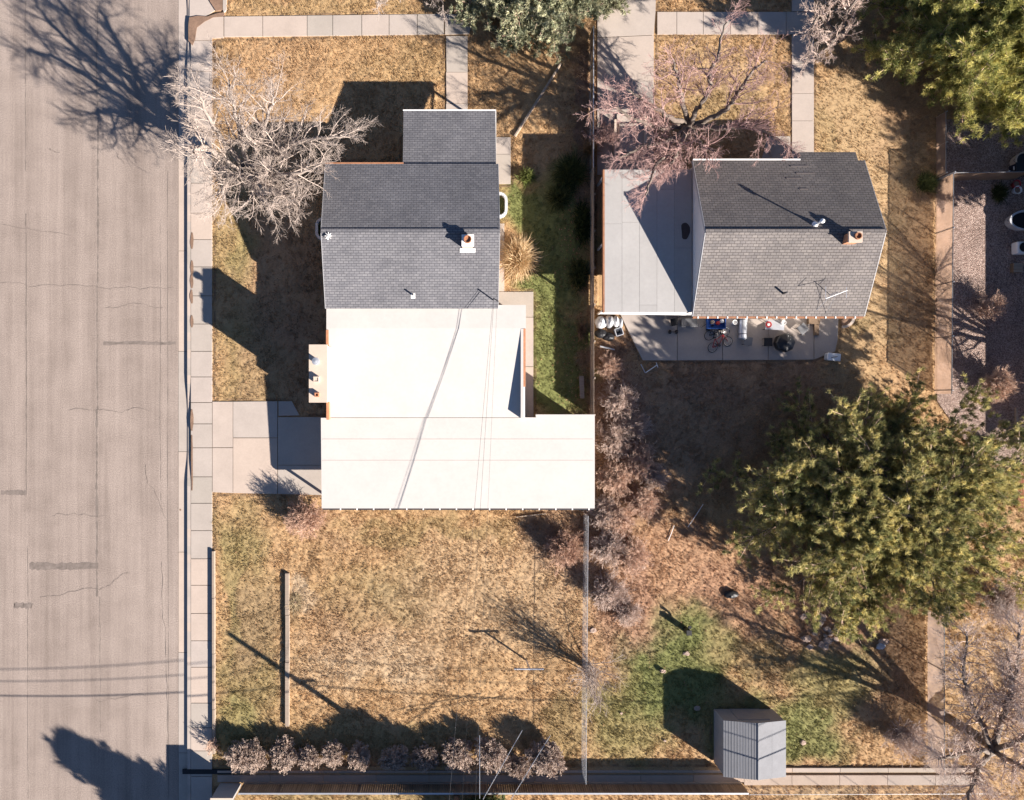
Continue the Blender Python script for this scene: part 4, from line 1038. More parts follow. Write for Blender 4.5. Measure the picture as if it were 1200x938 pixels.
b = MB(); b.box(a0[0]-.03, a1[0]+.03, a0[1]-.03, a1[1]-.14, 1.753, 1.8); b.box(a0[0]-.03, a0[0]+.23, G(0, 1120)[1], a0[1]-.033, 1.753, 1.8); b.build('cap', M['stucco'], t)
t = thing('gate', 'grey picket gate below the ditch beside the shed', 'gate', (*G(580, 925), 0)) if False else None

# edging and beams on the left lawn
def beam(name, label, cat, px0, px1, pys, h, mat):
    t = thing(name, label, cat, (*G((px0+px1)/2, (pys[0]+pys[-1])/2), 0))
    for ya_, yb_ in zip(pys[:-1], pys[1:]):
        o_ = r.uniform(-.02, .02)
        MB().box(G(px0, 0)[0]+o_, G(px1, 0)[0]+o_, G(0, ya_+.4)[1], G(0, yb_)[1], -.1, h+r.uniform(-.015, .015)).build('segment', M[mat], t, bevel=.015)
beam('lawn_edging', 'low grey wooden edging along the inner edge of the sidewalk', 'edging', 249.8, 252.8, [645, 700, 765, 830, 882], .22, 'wood')
beam('timber_beam', 'long weathered timber beam lying in the dry left lawn', 'beam', 334.8, 339.5, [671, 720, 775, 850], .2, 'wood')
b = MB(); p = G(345, 705)
# bench by the wooden fence, pole lying by garage
t = thing('bench', 'narrow plank bench beside the board fence', 'bench', W(682, 453))
b = MB(); q0, q1 = W(679, 467, .42), W(684.5, 441, .42); b.hexa([(q0[0]+.05, q0[1], .36), (q1[0]+.02, q0[1], .36), (q1[0]-.02, q1[1], .36), (q0[0]-.02, q1[1], .36), (q0[0]+.05, q0[1], .42), (q1[0]+.02, q0[1], .42), (q1[0]-.02, q1[1], .42), (q0[0]-.02, q1[1], .42)]); b.build('seat', M['wood'], t)
for y_ in (q0[1]+.2, q1[1]-.2): MB().box(q0[0]+.06, q1[0]-.04, y_-.04, y_+.04, 0, .357).build('leg', M['wood'], t)
def stick(name, label, cat, p0, p1, rad, mat, z0=.05, z1=None):
    a, c = W(*p0), W(*p1)
    o = MB().tube([a, (a+c)/2+np.array([0.02, .01, 0]), c], [rad, rad*.95, rad*.8], 6).build(name, M[mat], loc=(*((a+c)/2)[:2], 0)); return tag(o, label, cat)
stick('wooden_pole', 'thin pale pole lying on dry grass just below the white garage', 'pole', (605, 606, .06), (640, 602, .06), .045, 'wood')
stick('old_plank', 'long grey board lying slantwise across the front lawn near the juniper', 'plank', (603, 160, .06), (657, 75, .06), .10, 'wood')
stick('thin_rod', 'white thin rod on the tan grass below the thicket', 'rod', (783, 634, .05), (790, 616, .05), .025, 'white')
stick('thin_rod', 'longer pale rod at the edge of the pine shade', 'rod', (806, 618, .05), (824, 591, .05), .022, 'white')
# ------------------------------------------------------------------ pole, wires, clothesline
pole = thing('utility_pole', 'brown utility pole rising behind the hedge row at the bottom edge', 'utility pole', W(535, 924))
pb = W(535, 924); ptop = pb+np.array([.0, 0, 8.1])
MB().tube([pb, ptop], [.2, .15], 10).build('pole', simple('creosote_pole', (.13, .075, .045), .9, .25, 3), pole)
MB().box(pb[0]-.65, pb[0]+.75, pb[1]+.19, pb[1]+.28, 5.35, 5.52).build('cable_bracket', M['dark_metal'], pole)
for z_ in (7.1, 6.4): MB().tube([(pb[0], pb[1]-.12, z_), (pb[0], pb[1]-.34, z_)], .05, 8).build('insulator', M['white'], pole)
def cable(name, label, a, c, sag, rad, mat, n=24):
    a, c = np.array(a, float), np.array(c, float); t_ = np.linspace(0, 1, n)[:, None]
    P = a*(1-t_)+c*t_; P[:, 2] -= (sag*4*t_*(1-t_))[:, 0]
    return tag(MB().tube(P, rad, 5).build(name, M[mat], loc=a), label, 'cable')
for i, (dy, z, dyl, rad) in enumerate(((.0, 7.1, 1.2, .022), (.35, 6.4, 1.6, .02), (-.3, 5.55, 1.1, .032))):
    cable('street_cable', ['topmost overhead cable whose shadow crosses the street', 'middle overhead cable whose shadow crosses the street', 'thick lowest overhead cable whose shadow crosses the street'][i], (-41, pb[1]+.2*i, z), (pb[0], pb[1]-.15, z), 1.0, rad, 'black', 30)
    cable('street_cable', ['topmost overhead cable running right from the utility pole', 'middle overhead cable running right from the utility pole', 'thick lowest overhead cable running right from the utility pole'][i], (pb[0], pb[1]-.15, z), (42, pb[1]-.1*i, z), .9, rad, 'black', 30)
cable('service_cable', 'thick service cable from the roof mast to the utility pole', mast_top, (pb[0]+.1, pb[1], 6.5), .5, .008, 'black')
cable('service_cable', 'thin service cable crossing the white roof on the right', mast_top+[.2, -.1, 0], (pb[0]+.9, pb[1], 6.95), .4, .006, 'dark_metal')
cable('service_cable', 'thin service cable crossing the white roof on the left', mast_top+[-.05, -.1, -.1], (pb[0]-.7, pb[1], 6.2), .5, .009, 'dark_metal')
for i, (p0, p1, lab) in enumerate((((612, 856, 1.4), (566, 937, 3.2), 'pale guy wire slanting over the middle of the hedge row'), ((645, 862, 1.5), (594, 945, 3.4), 'pale guy wire slanting over the last hedge ball'), ((562, 862, 1.4), (562, 936, 2.6), 'pale upright wire by the utility pole'))):
    cable('guy_wire', lab, W(*p0), W(*p1), .02, .02, 'metal', 6)
t = thing('clothesline_post', 'grey metal T shaped clothesline post in the dry lawn', 'clothesline', W(617, 774))
b = W(617, 774); MB().tube([b, b+[0.03, -.02, 1.5]], .06, 8).build('post', M['metal'], t)
MB().tube([b+[-.95, 0, 1.5], b+[.95, 0, 1.5]], .055, 8).build('crossbar', M['metal'], t)
for s in (-.8, .8): MB().lathe((b[0]+s, b[1]), [(.03, 1.53), (.04, 1.56), (.01, 1.6)], 6).build('hook', M['metal'], t)
# ------------------------------------------------------------------ patio things
def bike(px, py, ang, frame, label, tilt=.25):
    c = W(px, py, .1); t = thing('bicycle', label, 'bicycle', (c[0], c[1], .06))
    ca, sa = math.cos(ang), math.sin(ang)
    tl = tilt
    def X(u, v, w=0):      # u along, v up in bike plane (lies nearly flat), w normal
        p = np.array([u, v*math.cos(tl)-w*math.sin(tl), v*math.sin(tl)+w*math.cos(tl)])
        return np.array([c[0]+p[0]*ca-p[1]*sa, c[1]+p[0]*sa+p[1]*ca, .16+p[2]])
    R = np.array([X(1, 0)-X(0, 0), X(0, 1)-X(0, 0), X(0, 0, 1)-X(0, 0)]).T
    for u in (-.55, .55):
        wh = MB().torus(X(u, 0), .31, .024, rot=R).build('wheel', M['rubber'], t)
        s = MB().torus(X(u, 0), .28, .012, rot=R, m=4)
        for k in range(10):
            a = k*.628; s.tube([X(u, 0), X(u+.28*math.cos(a), .28*math.sin(a))], .004, 3)
        s.build('rim', M['metal'], wh)
    f = MB()
    for p, q in (((-.55, 0), (-.1, -.02)), ((-.55, 0), (-.22, .5)), ((-.1, -.02), (-.22, .5)), ((-.1, -.02), (.38, .48)), ((-.2, .42), (.36, .55)), ((.36, .6), (.55, 0))):
        f.tube([X(*p), X(*q)], .024, 6)
    f.build('frame', M[frame], t)
    MB().tube([X(-.33, .58), X(-.24, .6), X(-.12, .58)], [.06, .05, .02], 6).build('saddle', M['black'], t)
    MB().tube([X(.34, .66, -.28), X(.36, .62, 0), X(.34, .66, .28)], .02, 6).build('handlebar', M['black'], t)
    MB().tube([X(-.1, -.02, -.1), X(-.1, -.02, .1)], .09, 10).build('crank', M['dark_metal'], t)
bike(843.5, 404, .38, 'red', 'red bicycle lying flat on the patio')
bike(840, 391, .25, 'black', 'black bicycle lying on the patio above the red one', .3)
# covered fire table, octagonal
t = thing('covered_table', 'black octagonal covered table on the patio', 'covered table', W(921, 402))
c = W(921.5, 401.5, .7); MB().lathe(c, [(.58, .06), (.62, .35), (.64, .62), (.58, .70), (.3, .78), (.03, .84)], 8).build('cover', simple('black_vinyl', (.012, .012, .013), .35, .2, 3, sp=.5), t)
MB().lathe(c, [(.05, .84), (.06, .88), (.01, .9)], 8).build('knob', M['black'], t)
def stool(px, py, ang, label, cat='stool', w=.28, mat='black', h=.45):
    c = W(px, py, h); t = thing('patio_stool', label, cat, (c[0], c[1], .06))
    MB().ob(c, 0, ang, w, w, h-.05, h).build('seat', M[mat], t, bevel=.02)
    ca, sa = math.cos(ang), math.sin(ang)
    for a, b_ in ((-1, -1), (1, -1), (1, 1), (-1, 1)):
        x, y = a*(w-.05), b_*(w-.05); q = (c[0]+x*ca-y*sa, c[1]+x*sa+y*ca)
        MB().tube([(*q, .06), (*q, h-.052)], .02, 6).build('leg', M['dark_metal'], t)
stool(877, 400, -.15, 'tilted dark grey square stool left of the other black stool', mat='grey')
stool(900.5, 401, 0, 'black square stool beside the octagonal covered table')
stool(941, 385.5, .7, 'dark square stool turned diagonally near the right end of the patio', mat='grey', w=.3)
# silver tank lying
c = W(870, 383, .25); t = thing('metal_tank', 'grey galvanised metal tank lying on the patio', 'tank', (c[0], c[1], .06))
MB().tube([(c[0]-.05, c[1]-.85, .32), (c[0]-.03, c[1]-.8, .32), (c[0]+.04, c[1]+.75, .32), (c[0]+.05, c[1]+.8, .32)], [.2, .26, .26, .2], 16).build('body', M['metal'], t, smooth=False)
for y_ in (-.5, .45): MB().tube([(c[0]-.02, c[1]+y_-.02, .32), (c[0]-.02, c[1]+y_+.02, .32)], .275, 16).build('band', M['dark_metal'], t)
# work table with red dish and white bucket
c = W(908, 381, .7); t = thing('patio_table', 'grey folding table with metal top at the house wall', 'table', (c[0], c[1], .06))
MB().ob(c, 0, -.05, .62, .32, .68, .72).build('tabletop', M['metal'], t)
for a, b_ in ((-.5, -.25), (.5, -.25), (.5, .25), (-.5, .25)): MB().tube([(c[0]+a, c[1]+b_, .06), (c[0]+a, c[1]+b_, .677)], .02, 6).build('leg', M['dark_metal'], t)
p = W(901, 380.5, .8); d = MB().lathe((p[0], p[1]), [(.10, .723), (.20, .76), (.21, .78), (.19, .78), (.02, .745)], 16).build('dish', M['red'], loc=(p[0], p[1], .72)); tag(d, 'red round dish on the grey patio table', 'dish')
MB().lathe((p[0], p[1]), [(.10, .766), (.10, .79), (.01, .795)], 10).build('lid', M['white'], d)
p = W(917.5, 378.5, .85); d = MB().lathe((p[0], p[1]), [(.13, .723), (.15, .98), (.155, 1.0), (.13, 1.0), (.12, .97), (.02, .96)], 16).build('bucket', M['white'], loc=(p[0], p[1], .72)); tag(d, 'white round bucket at the right end of the patio table', 'bucket')
MB().tube([(p[0]-.15, p[1], .98), (p[0], p[1]-.12, 1.04), (p[0]+.15, p[1], .98)], .008, 4).build('handle', M['metal'], d)
# blue wagon with contents
c = W(838.5, 380, .4); t = thing('garden_cart', 'blue garden cart parked against the house on the patio', 'cart', (c[0], c[1], .06))
b = MB(); b.box(c[0]-.6, c[0]+.6, c[1]-.32, c[1]+.4, .3, .34)
for x0_, x1_, y0_, y1_ in ((-.6, .6, -.32, -.29), (-.6, .6, .37, .4), (-.6, -.57, -.29, .37), (.57, .6, -.29, .37)): b.box(c[0]+x0_, c[0]+x1_, c[1]+y0_, c[1]+y1_, .34, .62)
b.build('tray', M['blue'], t)
for a, b_ in ((-.4, -.36), (.4, -.36), (.4, .44), (-.4, .44)): MB().tube([(c[0]+a, c[1]+b_-.04, .22), (c[0]+a, c[1]+b_+.04, .22)], .16, 14).build('wheel', M['rubber'], t)
MB().tube([(c[0]-.6, c[1], .35), (c[0]-1.0, c[1]-.25, .5), (c[0]-1.05, c[1]-.1, .52)], .02, 6).build('handle', M['dark_metal'], t)
for (a, b_, m_, lab) in ((-.25, .12, 'wood', 'brown round pot inside the blue garden cart'), (.12, .05, 'red', 'dark red ball inside the blue garden cart'), (.38, .18, 'white', 'white small pail inside the blue garden cart')):
    o = MB().lathe((c[0]+a, c[1]+b_), [(.10, .343), (.14, .45), (.13, .56), (.05, .6), (.01, .605)], 12).build('pot', M[m_], loc=(c[0]+a, c[1]+b_, .34)); tag(o, lab, 'pot')
# storage box, black chair
c = W(807.5, 378.5, .45); t = thing('storage_box', 'dark grey rounded storage box under the carport edge', 'storage box', (c[0], c[1], .06))
MB().box(c[0]-.5, c[0]+.5, c[1]-.25, c[1]+.26, .06, .46).build('box', M['grey'], t, bevel=.08)
MB().box(c[0]-.54, c[0]+.54, c[1]-.29, c[1]+.3, .463, .54).build('lid', simple('grey_lid', (.10, .10, .105), .4, .2, 3), t, bevel=.05)
c = W(790, 378, .45); t = thing('folded_chair', 'black folded camp chair left of the grey storage box', 'chair', (c[0], c[1], .06))
MB().ob(c, 0, .2, .22, .22, .42, .46).build('seat', M['black'], t); MB().ob((c[0], c[1]+.24), 0, .2, .22, .02, .47, .85).build('backrest', M['black'], t)
for a, b_ in ((-.18, -.18), (.18, -.18), (.18, .18), (-.18, .18)): MB().tube([(c[0]+a, c[1]+b_, .06), (c[0]-a*.9, c[1]+b_, .417)], .014, 5).build('leg', M['dark_metal'], t)
c = W(789.5, 389, .3); o = thing('barbell', 'small black dumbbell on the patio slab', 'dumbbell', (c[0], c[1], .06))
MB().tube([(c[0]-.28, c[1], .2), (c[0]+.28, c[1], .2)], .025, 6).build('bar', M['dark_metal'], o)
for s in (-.22, .22): MB().tube([(c[0]+s-.06, c[1], .2), (c[0]+s+.06, c[1], .2)], .13, 14).build('plate', M['black'], o)
# white cooler at the patio corner
c = W(977, 418.5, .45); t = thing('cooler', 'white rounded cooler at the right corner of the patio', 'cooler', (c[0], c[1], 0))
MB().ob(c, 0, -.1, .44, .24, 0, .42).build('body', M['tarp'], t, bevel=.1)
MB().ob(c, 0, -.1, .45, .25, .423, .52).build('lid', M['white'], t, bevel=.05)
MB().tube([(c[0]-.2, c[1]-.05, .52), (c[0]-.1, c[1]-.02, .6), (c[0]+.1, c[1], .6), (c[0]+.2, c[1]+.02, .52)], .025, 6).build('handle', M['grey'], t)
# planter ring beside patio, wooden steps by the back door
t = thing('planter_bed', 'small curved concrete edged bed at the right house corner', 'planter', W(992, 372))
c = W(986, 372)
b = MB(); prev = None
for a in np.linspace(-1.57, .3, 9):
    q = (c[0]+.85*math.cos(a), c[1]+.75*math.sin(a)); q2 = (c[0]+.68*math.cos(a), c[1]+.58*math.sin(a))
    if prev: b.hexa([(*prev[1], 0), (*prev[0], 0), (*q, 0), (*q2, 0), (*prev[1], .15), (*prev[0], .15), (*q, .15), (*q2, .15)])
    prev = (q, q2)
b.build('edging', M['concrete'], t)
b = MB(); b.prism([(c[0]-.05, c[1]+.3)]+[(c[0]+.66*math.cos(a), c[1]+.56*math.sin(a)) for a in np.linspace(-1.57, .3, 9)], 0, .06); b.build('soil', M['dirt'], t)
c = W(944, 378, .3); t = thing('wooden_step', 'brown wooden back step at the right house wall', 'steps', (c[0]+.4, c[1], .06))
MB().box(c[0]+.2, c[0]+.95, c[1]-.1, c[1]+.55, .06, .34).build('tread', M['wood_brown'], t)
MB().box(c[0]+.65, c[0]+.95, c[1]-.85, c[1]-.103, .06, .2).build('tread', M['wood_brown'], t)
for i, (px_, py_, lab) in enumerate(((861, 378, 'white pail between the cart and the metal tank'), (873, 372, 'white pail behind the metal tank'))):
    p = W(px_, py_, .3); d = MB().lathe((p[0], p[1]), [(.12, .065), (.16, .36), (.165, .38), (.14, .38), (.12, .3), (.01, .29)], 14).build('pail', M['white'], loc=(p[0], p[1], .06)); tag(d, lab, 'pail')
    MB().tube([(p[0]-.16, p[1], .37), (p[0], p[1]-.13, .42), (p[0]+.16, p[1], .37)], .008, 4).build('handle', M['metal'], d)
# junk by the fence: plastic sacks, tub, boards
def sack(px, py, sx, sy, h, mat, label, seed, name='plastic_sack', cat='sack'):
    c = W(px, py, h*.5); r = np.random.RandomState(seed); b = MB(); prof = [(.82, 0), (1.0, .25), (.98, .55), (.7, .88), (.25, 1.0), (.02, 1.02)]
    b.lathe((c[0], c[1]), [(q*1.0, .0+z*h) for q, z in prof], 14, sx, sy)
    b.v = [(x+r.normal(0, .05)*sx, y+r.normal(0, .05)*sy, max(0, z+r.normal(0, .04)*h)) for x, y, z in b.v]
    return tag(b.build(name, M[mat], loc=(c[0], c[1], 0), smooth=True), label, cat)
sack(704, 378, .38, .42, .5, 'tarp', 'pale plastic sack against the board fence below the carport', 1)
sack(714, 377, .3, .42, .6, 'metal', 'grey shiny sack between two pale sacks below the carport', 2)
sack(722, 377, .2, .4, .45, 'white', 'narrow white sack right of the grey shiny sack', 3)
sack(727, 379, .18, .36, .4, 'tarp', 'rightmost pale sack touching the patio edge', 4)
sack(704, 391, .4, .3, .4, 'black', 'black rubbish bag below the pale sacks', 5, 'rubbish_bag', 'bag')
sack(713, 395, .42, .28, .35, 'black', 'black rubbish bag beside the grey plastic crate', 6, 'rubbish_bag', 'bag')
c = W(725.5, 389, .3); t = thing('plastic_crate', 'grey plastic crate on dirt beside the patio', 'crate', (c[0], c[1], 0))
b = MB(); b.ob(c, 0, .3, .26, .24, 0, .04)
for a in range(4):
    an = .3+a*math.pi/2; b.ob((c[0]+.24*math.cos(an), c[1]+.24*math.sin(an)), 0, an, .02, .24 if a % 2 == 0 else .22, .043, .34)
b.build('crate', M['tarp'], t)
MB().ob(c, 0, .3, .12, .1, .043, .2).build('inner_tray', M['black'], t)
stick('board', 'short pale board on the dirt left of the patio', 'board', (703, 406, .1), (720, 410, .1), .06, 'tarp')
t = thing('tool_frame', 'bent metal V shaped tube frame lying below the patio', 'metal frame', W(757, 432))
MB().tube([W(751, 427, .05), W(756, 437, .05)], .03, 6).build('tube', M['metal'], t); MB().tube([W(756.5, 437, .05), W(770, 428, .05)], .03, 6).build('tube', M['white'], t); MB().tube([W(769, 425, .05), W(771, 431, .05)], .025, 6).build('grip', M['white'], t)
# yard things on the right lawn
t = thing('black_planter_stand', 'small black upright stand casting a forked shadow on green grass', 'stand', W(803, 737))
c = W(803, 737); b = MB(); b.box(c[0]-.15, c[0]+.13, c[1]-.15, c[1]+.12, 0, .78); b.build('post_box', M['black'], t)
MB().tube([(c[0]+.05, c[1]+.1, .5), (c[0]+.03, c[1]+.34, .6), (c[0]+.03, c[1]+.36, .85)], [.04, .06, .11], 8).build('bowl', M['black'], t)
MB().box(c[0]-.18, c[0]+.16, c[1]-.18, c[1]+.15, .783, .82).build('lid', M['black'], t)
def rock(px, py, s, h, label, seed, mat='stone', cat='stone', name='stone', group=None, flat=1):
    c = W(px, py); r = np.random.RandomState(seed); b = MB()
    b.lathe((c[0], c[1]), [(.8*s, -.02), (1.0*s, h*.3), (.9*s, h*.62), (.75*s, h*.66), (.02*s, h*.68)], 7, 1, r.uniform(.6, 1))
    b.v = [(x+r.normal(0, .12)*s, y+r.normal(0, .12)*s, z+r.normal(0, .06)*h) for x, y, z in b.v]
    return tag(b.build(name, M[mat], loc=(c[0], c[1], 0)), label, cat, group)
rock(776, 786, .2, .3, 'pale block at the tip of the shed shadow', 11); rock(804, 766, .22, .12, 'pale flat stone below the black stand', 12)
rock(941, 870, .2, .12, 'round white stepping stone right of the shed', 13); rock(817, 830, .22, .06, 'narrow pale stone lying inside the shed shadow', 14)
rock(728, 836, .1, .08, 'tiny white stone in the green grass left of the shed', 15); rock(779, 868, .1, .08, 'tiny pale stone near the ditch left of the shed', 16)
rock(695, 739, .25, .12, 'pale flat stone beside the chain link fence', 17); rock(753, 665, .16, .15, 'small white stone at the foot of the thicket', 18)
for i in range(22):
    px_, py_ = 965+rs.normal(0, 14), 742+rs.normal(0, 11)
    rock(px_, py_, rs.uniform(.12, .34), rs.uniform(.1, .25), 'pale rubble stone in the stone heap below the large pine', 100+i, group='stones heaped below the large pine')
rock(1034, 750, .35, .35, 'pale square block beside the screen fence right of the shed', 19); rock(1031, 757, .3, .2, 'flat grey block beside the screen fence right of the shed', 20, 'tarp')
sack(857, 697, .5, .28, .25, 'black', 'charred dark log remains on the tan grass left of the large pine', 8, 'burnt_log', 'log')
# gravel yard things
def tub(px, py, sx, sy, h, label, mat, inner, name='oval_tub', cat='tub', n=28):
    c = W(px, py, h); t = thing(name, label, cat, (c[0], c[1], .02))
    MB().lathe((c[0], c[1]), [(.86, .02), (1.0, h), (1.0, h+.03), (.88, h+.03), (.84, h-.05), (.78, .14), (.02, .13)], n, sx, sy).build('shell', M[mat], t, smooth=False)
    MB().lathe((c[0], c[1]), [(.83, h-.2), (.83, h-.16), (.02, h-.16)], n, sx, sy).build('water', M[inner], t)
    MB().tube([(c[0]-sx*1.0, c[1]-.1, h-.05), (c[0]-sx*1.06, c[1], h-.08), (c[0]-sx*1.0, c[1]+.1, h-.05)], .02, 5).build('handle', M['grey'], t)
tub(1205, 258, 1.25, .68, .65, 'white oval tub with dark inside on the gravel', 'tarp', 'black')
c = W(1200, 290, .6); t = thing('square_planter', 'white square planter with a round opening on the gravel', 'planter', (c[0], c[1], .02))
MB().box(c[0]-.42, c[0]+.42, c[1]-.4, c[1]+.4, .02, .6).build('box', M['white'], t, bevel=.1)
MB().lathe((c[0], c[1]), [(.3, .602), (.32, .63), (.27, .64), (.26, .61), (.02, .608)], 20).build('pot_ring', M['black'], t)
tub(1203, 188, .75, .6, .6, 'round terracotta rimmed pot in the shaded upper gravel yard', 'stucco', 'black', 'round_pot', 'pot')
c = W(1200, 198, .4); t = thing('dark_bin', 'dark blue bin beside the round pot against the screen fence', 'bin', (c[0], c[1], .02))
MB().box(c[0]-.7, c[0]+.7, c[1]-.35, c[1]+.3, .02, .6).build('body', simple('navy', (.012, .014, .03), .5, .2, 3), t, bevel=.04); MB().box(c[0]-.74, c[0]+.74, c[1]-.39, c[1]+.34, .603, .66).build('lid', M['black'], t); MB().box(c[0]-.8, c[0]-.745, c[1]-.12, c[1]+.12, .5, .55).build('handle', M['white'], t)
for i, (px_, py_, lab, m_) in enumerate(((1191, 216, 'red clay pot just below the screen fence', 'red'), (1192, 223, 'white clay pot beside the red clay pot', 'white'))):
    p = W(px_, py_, .3); d = MB().lathe((p[0], p[1]), [(.16, .02), (.26, .34), (.28, .38), (.24, .38), (.2, .3), (.01, .29)], 14).build('clay_pot', M[m_], loc=(p[0], p[1], .02)); tag(d, lab, 'pot')
    MB().lathe((p[0], p[1]), [(.2, .30), (.18, .34), (.02, .35)], 10).build('soil', M['dirt'], d)
c = W(1193, 314, .3); t = thing('wooden_crate', 'small wooden crate on the shaded gravel below the square planter', 'crate', (c[0], c[1], .02))
for k in range(3): MB().box(c[0]-.3, c[0]+.3, c[1]-.3+.21*k, c[1]-.12+.21*k, .3, .33).build('slat', M['wood'], t)
MB().box(c[0]-.3, c[0]+.3, c[1]-.3, c[1]+.3, .02, .297).build('body', M['wood_brown'], t)
stick('log_post', 'mossy upright pale log post at the right edge by the deck', 'post', (1192, 522, .1), (1190.5, 478, .5), .12, 'wood')
t = thing('deck', 'red stained wooden deck corner at the right edge', 'deck', W(1230, 570))
b = MB(); x = W(1194, 0, .4)[0]
for k in range(26): b.box(x+k*.145, x+k*.145+.13, W(0, 596, .4)[1], W(0, 545, .4)[1], .34, .38)
b.build('boards', M['deck'], t); MB().box(x-.05, x-.003, W(0, 596, .4)[1], W(0, 545, .4)[1], 0, .4).build('skirt', M['deck'], t)
# house beyond the right edge
t = thing('house', 'brown walled neighbour house just beyond the right edge', 'house', (*G(1330, 300), 0))
b = MB(); hx0 = G(1243, 0)[0]; b.box(hx0, hx0+10, G(0, 548)[1], G(0, -30)[1], 0, 2.4); b.build('wall', M['wood_brown'], t)
b = MB(); gx_ = hx0-.4; b.hexa([(gx_, G(0, 561)[1], 2.35), (gx_+6, G(0, 561)[1], 4.1), (gx_+6, G(0, -40)[1], 4.1), (gx_, G(0, -40)[1], 2.35), (gx_, G(0, 561)[1], 2.5), (gx_+6, G(0, 561)[1], 4.25), (gx_+6, G(0, -40)[1], 4.25), (gx_, G(0, -40)[1], 2.5)])
b.hexa([(gx_+6, G(0, 561)[1], 4.1), (gx_+12, G(0, 561)[1], 2.35), (gx_+12, G(0, -40)[1], 2.35), (gx_+6, G(0, -40)[1], 4.1), (gx_+6, G(0, 561)[1], 4.25), (gx_+12, G(0, 561)[1], 2.5), (gx_+12, G(0, -40)[1], 2.5), (gx_+6, G(0, -40)[1], 4.25)])
b.build('roof', M['shingle_right'], t)
opening('window', hx0, 8, 'x-', 1.4, 1.1, 1, M['glass'], t)

# ------------------------------------------------------------------ trees
limb_tree('bare_tree', 'large pale leafless tree on the front corner lawn', 'tree', (309, 222), [
    [(272, 178, 4.2), (245, 140, 6.3), (234, 105, 7.2)], [(268, 190, 4.2), (240, 172, 6.2), (226, 178, 7.4)], [(285, 175, 4.5), (275, 130, 6.6), (268, 95, 7.4)],
    [(300, 180, 4.5), (312, 140, 6.2), (322, 112, 7.2)], [(318, 185, 4), (355, 165, 5.4), (405, 160, 6.0)], [(305, 205, 3.8), (335, 205, 5.2), (375, 195, 5.8)],
    [(295, 208, 3.6), (300, 225, 4.8), (318, 245, 5.0)], [(282, 205, 3.6), (262, 215, 5), (262, 232, 5.4)], [(300, 210, 3.6), (330, 228, 4.6), (352, 240, 5.0)]],
    .32, 'twig_pale', 21, nbr=14, brL=2.7, bark='bark_pale', fork=(296, 206, 2.0))
limb_tree('bare_tree', 'spreading pinkish leafless tree in front of the right house', 'tree', (806, 158), [
    [(815, 133, 2.6), (829, 108, 3.8), (832, 85, 4.8), (840, 68, 5.6), (850, 25, 6.6)], [(845, 132, 2.8), (862, 112, 4.0), (882, 85, 5.4), (897, 72, 6)], [(800, 120, 3), (795, 95, 4.6), (788, 70, 5.8)],
    [(780, 135, 3), (755, 118, 4.4), (735, 105, 5.2)], [(775, 150, 3), (745, 140, 4.4), (708, 120, 5.2)], [(785, 165, 3), (755, 172, 4.0), (725, 185, 4.6)], [(795, 172, 3.2), (772, 190, 4.2), (757, 228, 4.8)],
    [(815, 160, 3), (825, 172, 3.8), (840, 178, 4.4)], [(850, 150, 3), (885, 150, 4), (925, 172, 4.5)], [(800, 165, 3), (790, 185, 4), (785, 195, 4.4)]],
    .28, 'twig_pink', 22, nbr=15, brL=2.1, fork=(806, 147, 1.5))
limb_tree('bare_tree', 'grey leafless tree at the bottom right corner', 'tree', (1160, 872), [
    [(1172, 850, 3.0), (1185, 815, 4.6), (1180, 760, 6)], [(1178, 830, 4), (1190, 790, 5.6), (1195, 730, 6.5)], [(1150, 850, 3), (1130, 800, 4.6), (1135, 740, 6)], [(1150, 880, 3), (1120, 885, 4.5), (1100, 890, 5.4)],
    [(1180, 890, 3), (1200, 900, 5), (1230, 910, 6)], [(1150, 895, 3), (1140, 920, 4.5), (1130, 950, 5.5)], [(1190, 870, 4), (1215, 850, 6), (1235, 830, 7)]],
    .30, 'twig_grey', 23, nbr=23, brL=2.2, fork=(1164, 880, 1.8))
limb_tree('bare_tree', 'leafless tree at the top edge right of the walk', 'tree', (985, 45), [
    [(970, 30, 3), (958, 20, 4.5), (945, 75, 5.2)], [(1000, 25, 3), (985, 0, 5), (960, -15, 6)], [(985, 40, 3.5), (970, 55, 4.6), (955, 70, 5)], [(990, 20, 4), (1010, -10, 6), (1040, -30, 7)]],
    .2, 'twig_grey', 24, nbr=12, brL=1.5, fork=(990, 40, 1.5))
limb_tree('bare_tree', 'pale leafless tree peeking in at the top edge left of the juniper', 'tree', (480, -25), [
    [(470, -20, 3), (450, -15, 4), (440, 2, 4.4)], [(490, -20, 3), (505, -10, 4), (520, 5, 4.4)], [(480, -40, 3), (475, -70, 5), (470, -100, 6)]],
    .18, 'twig_pale', 25, nbr=11, brL=1.5, fork=(480, -30, 1.5))
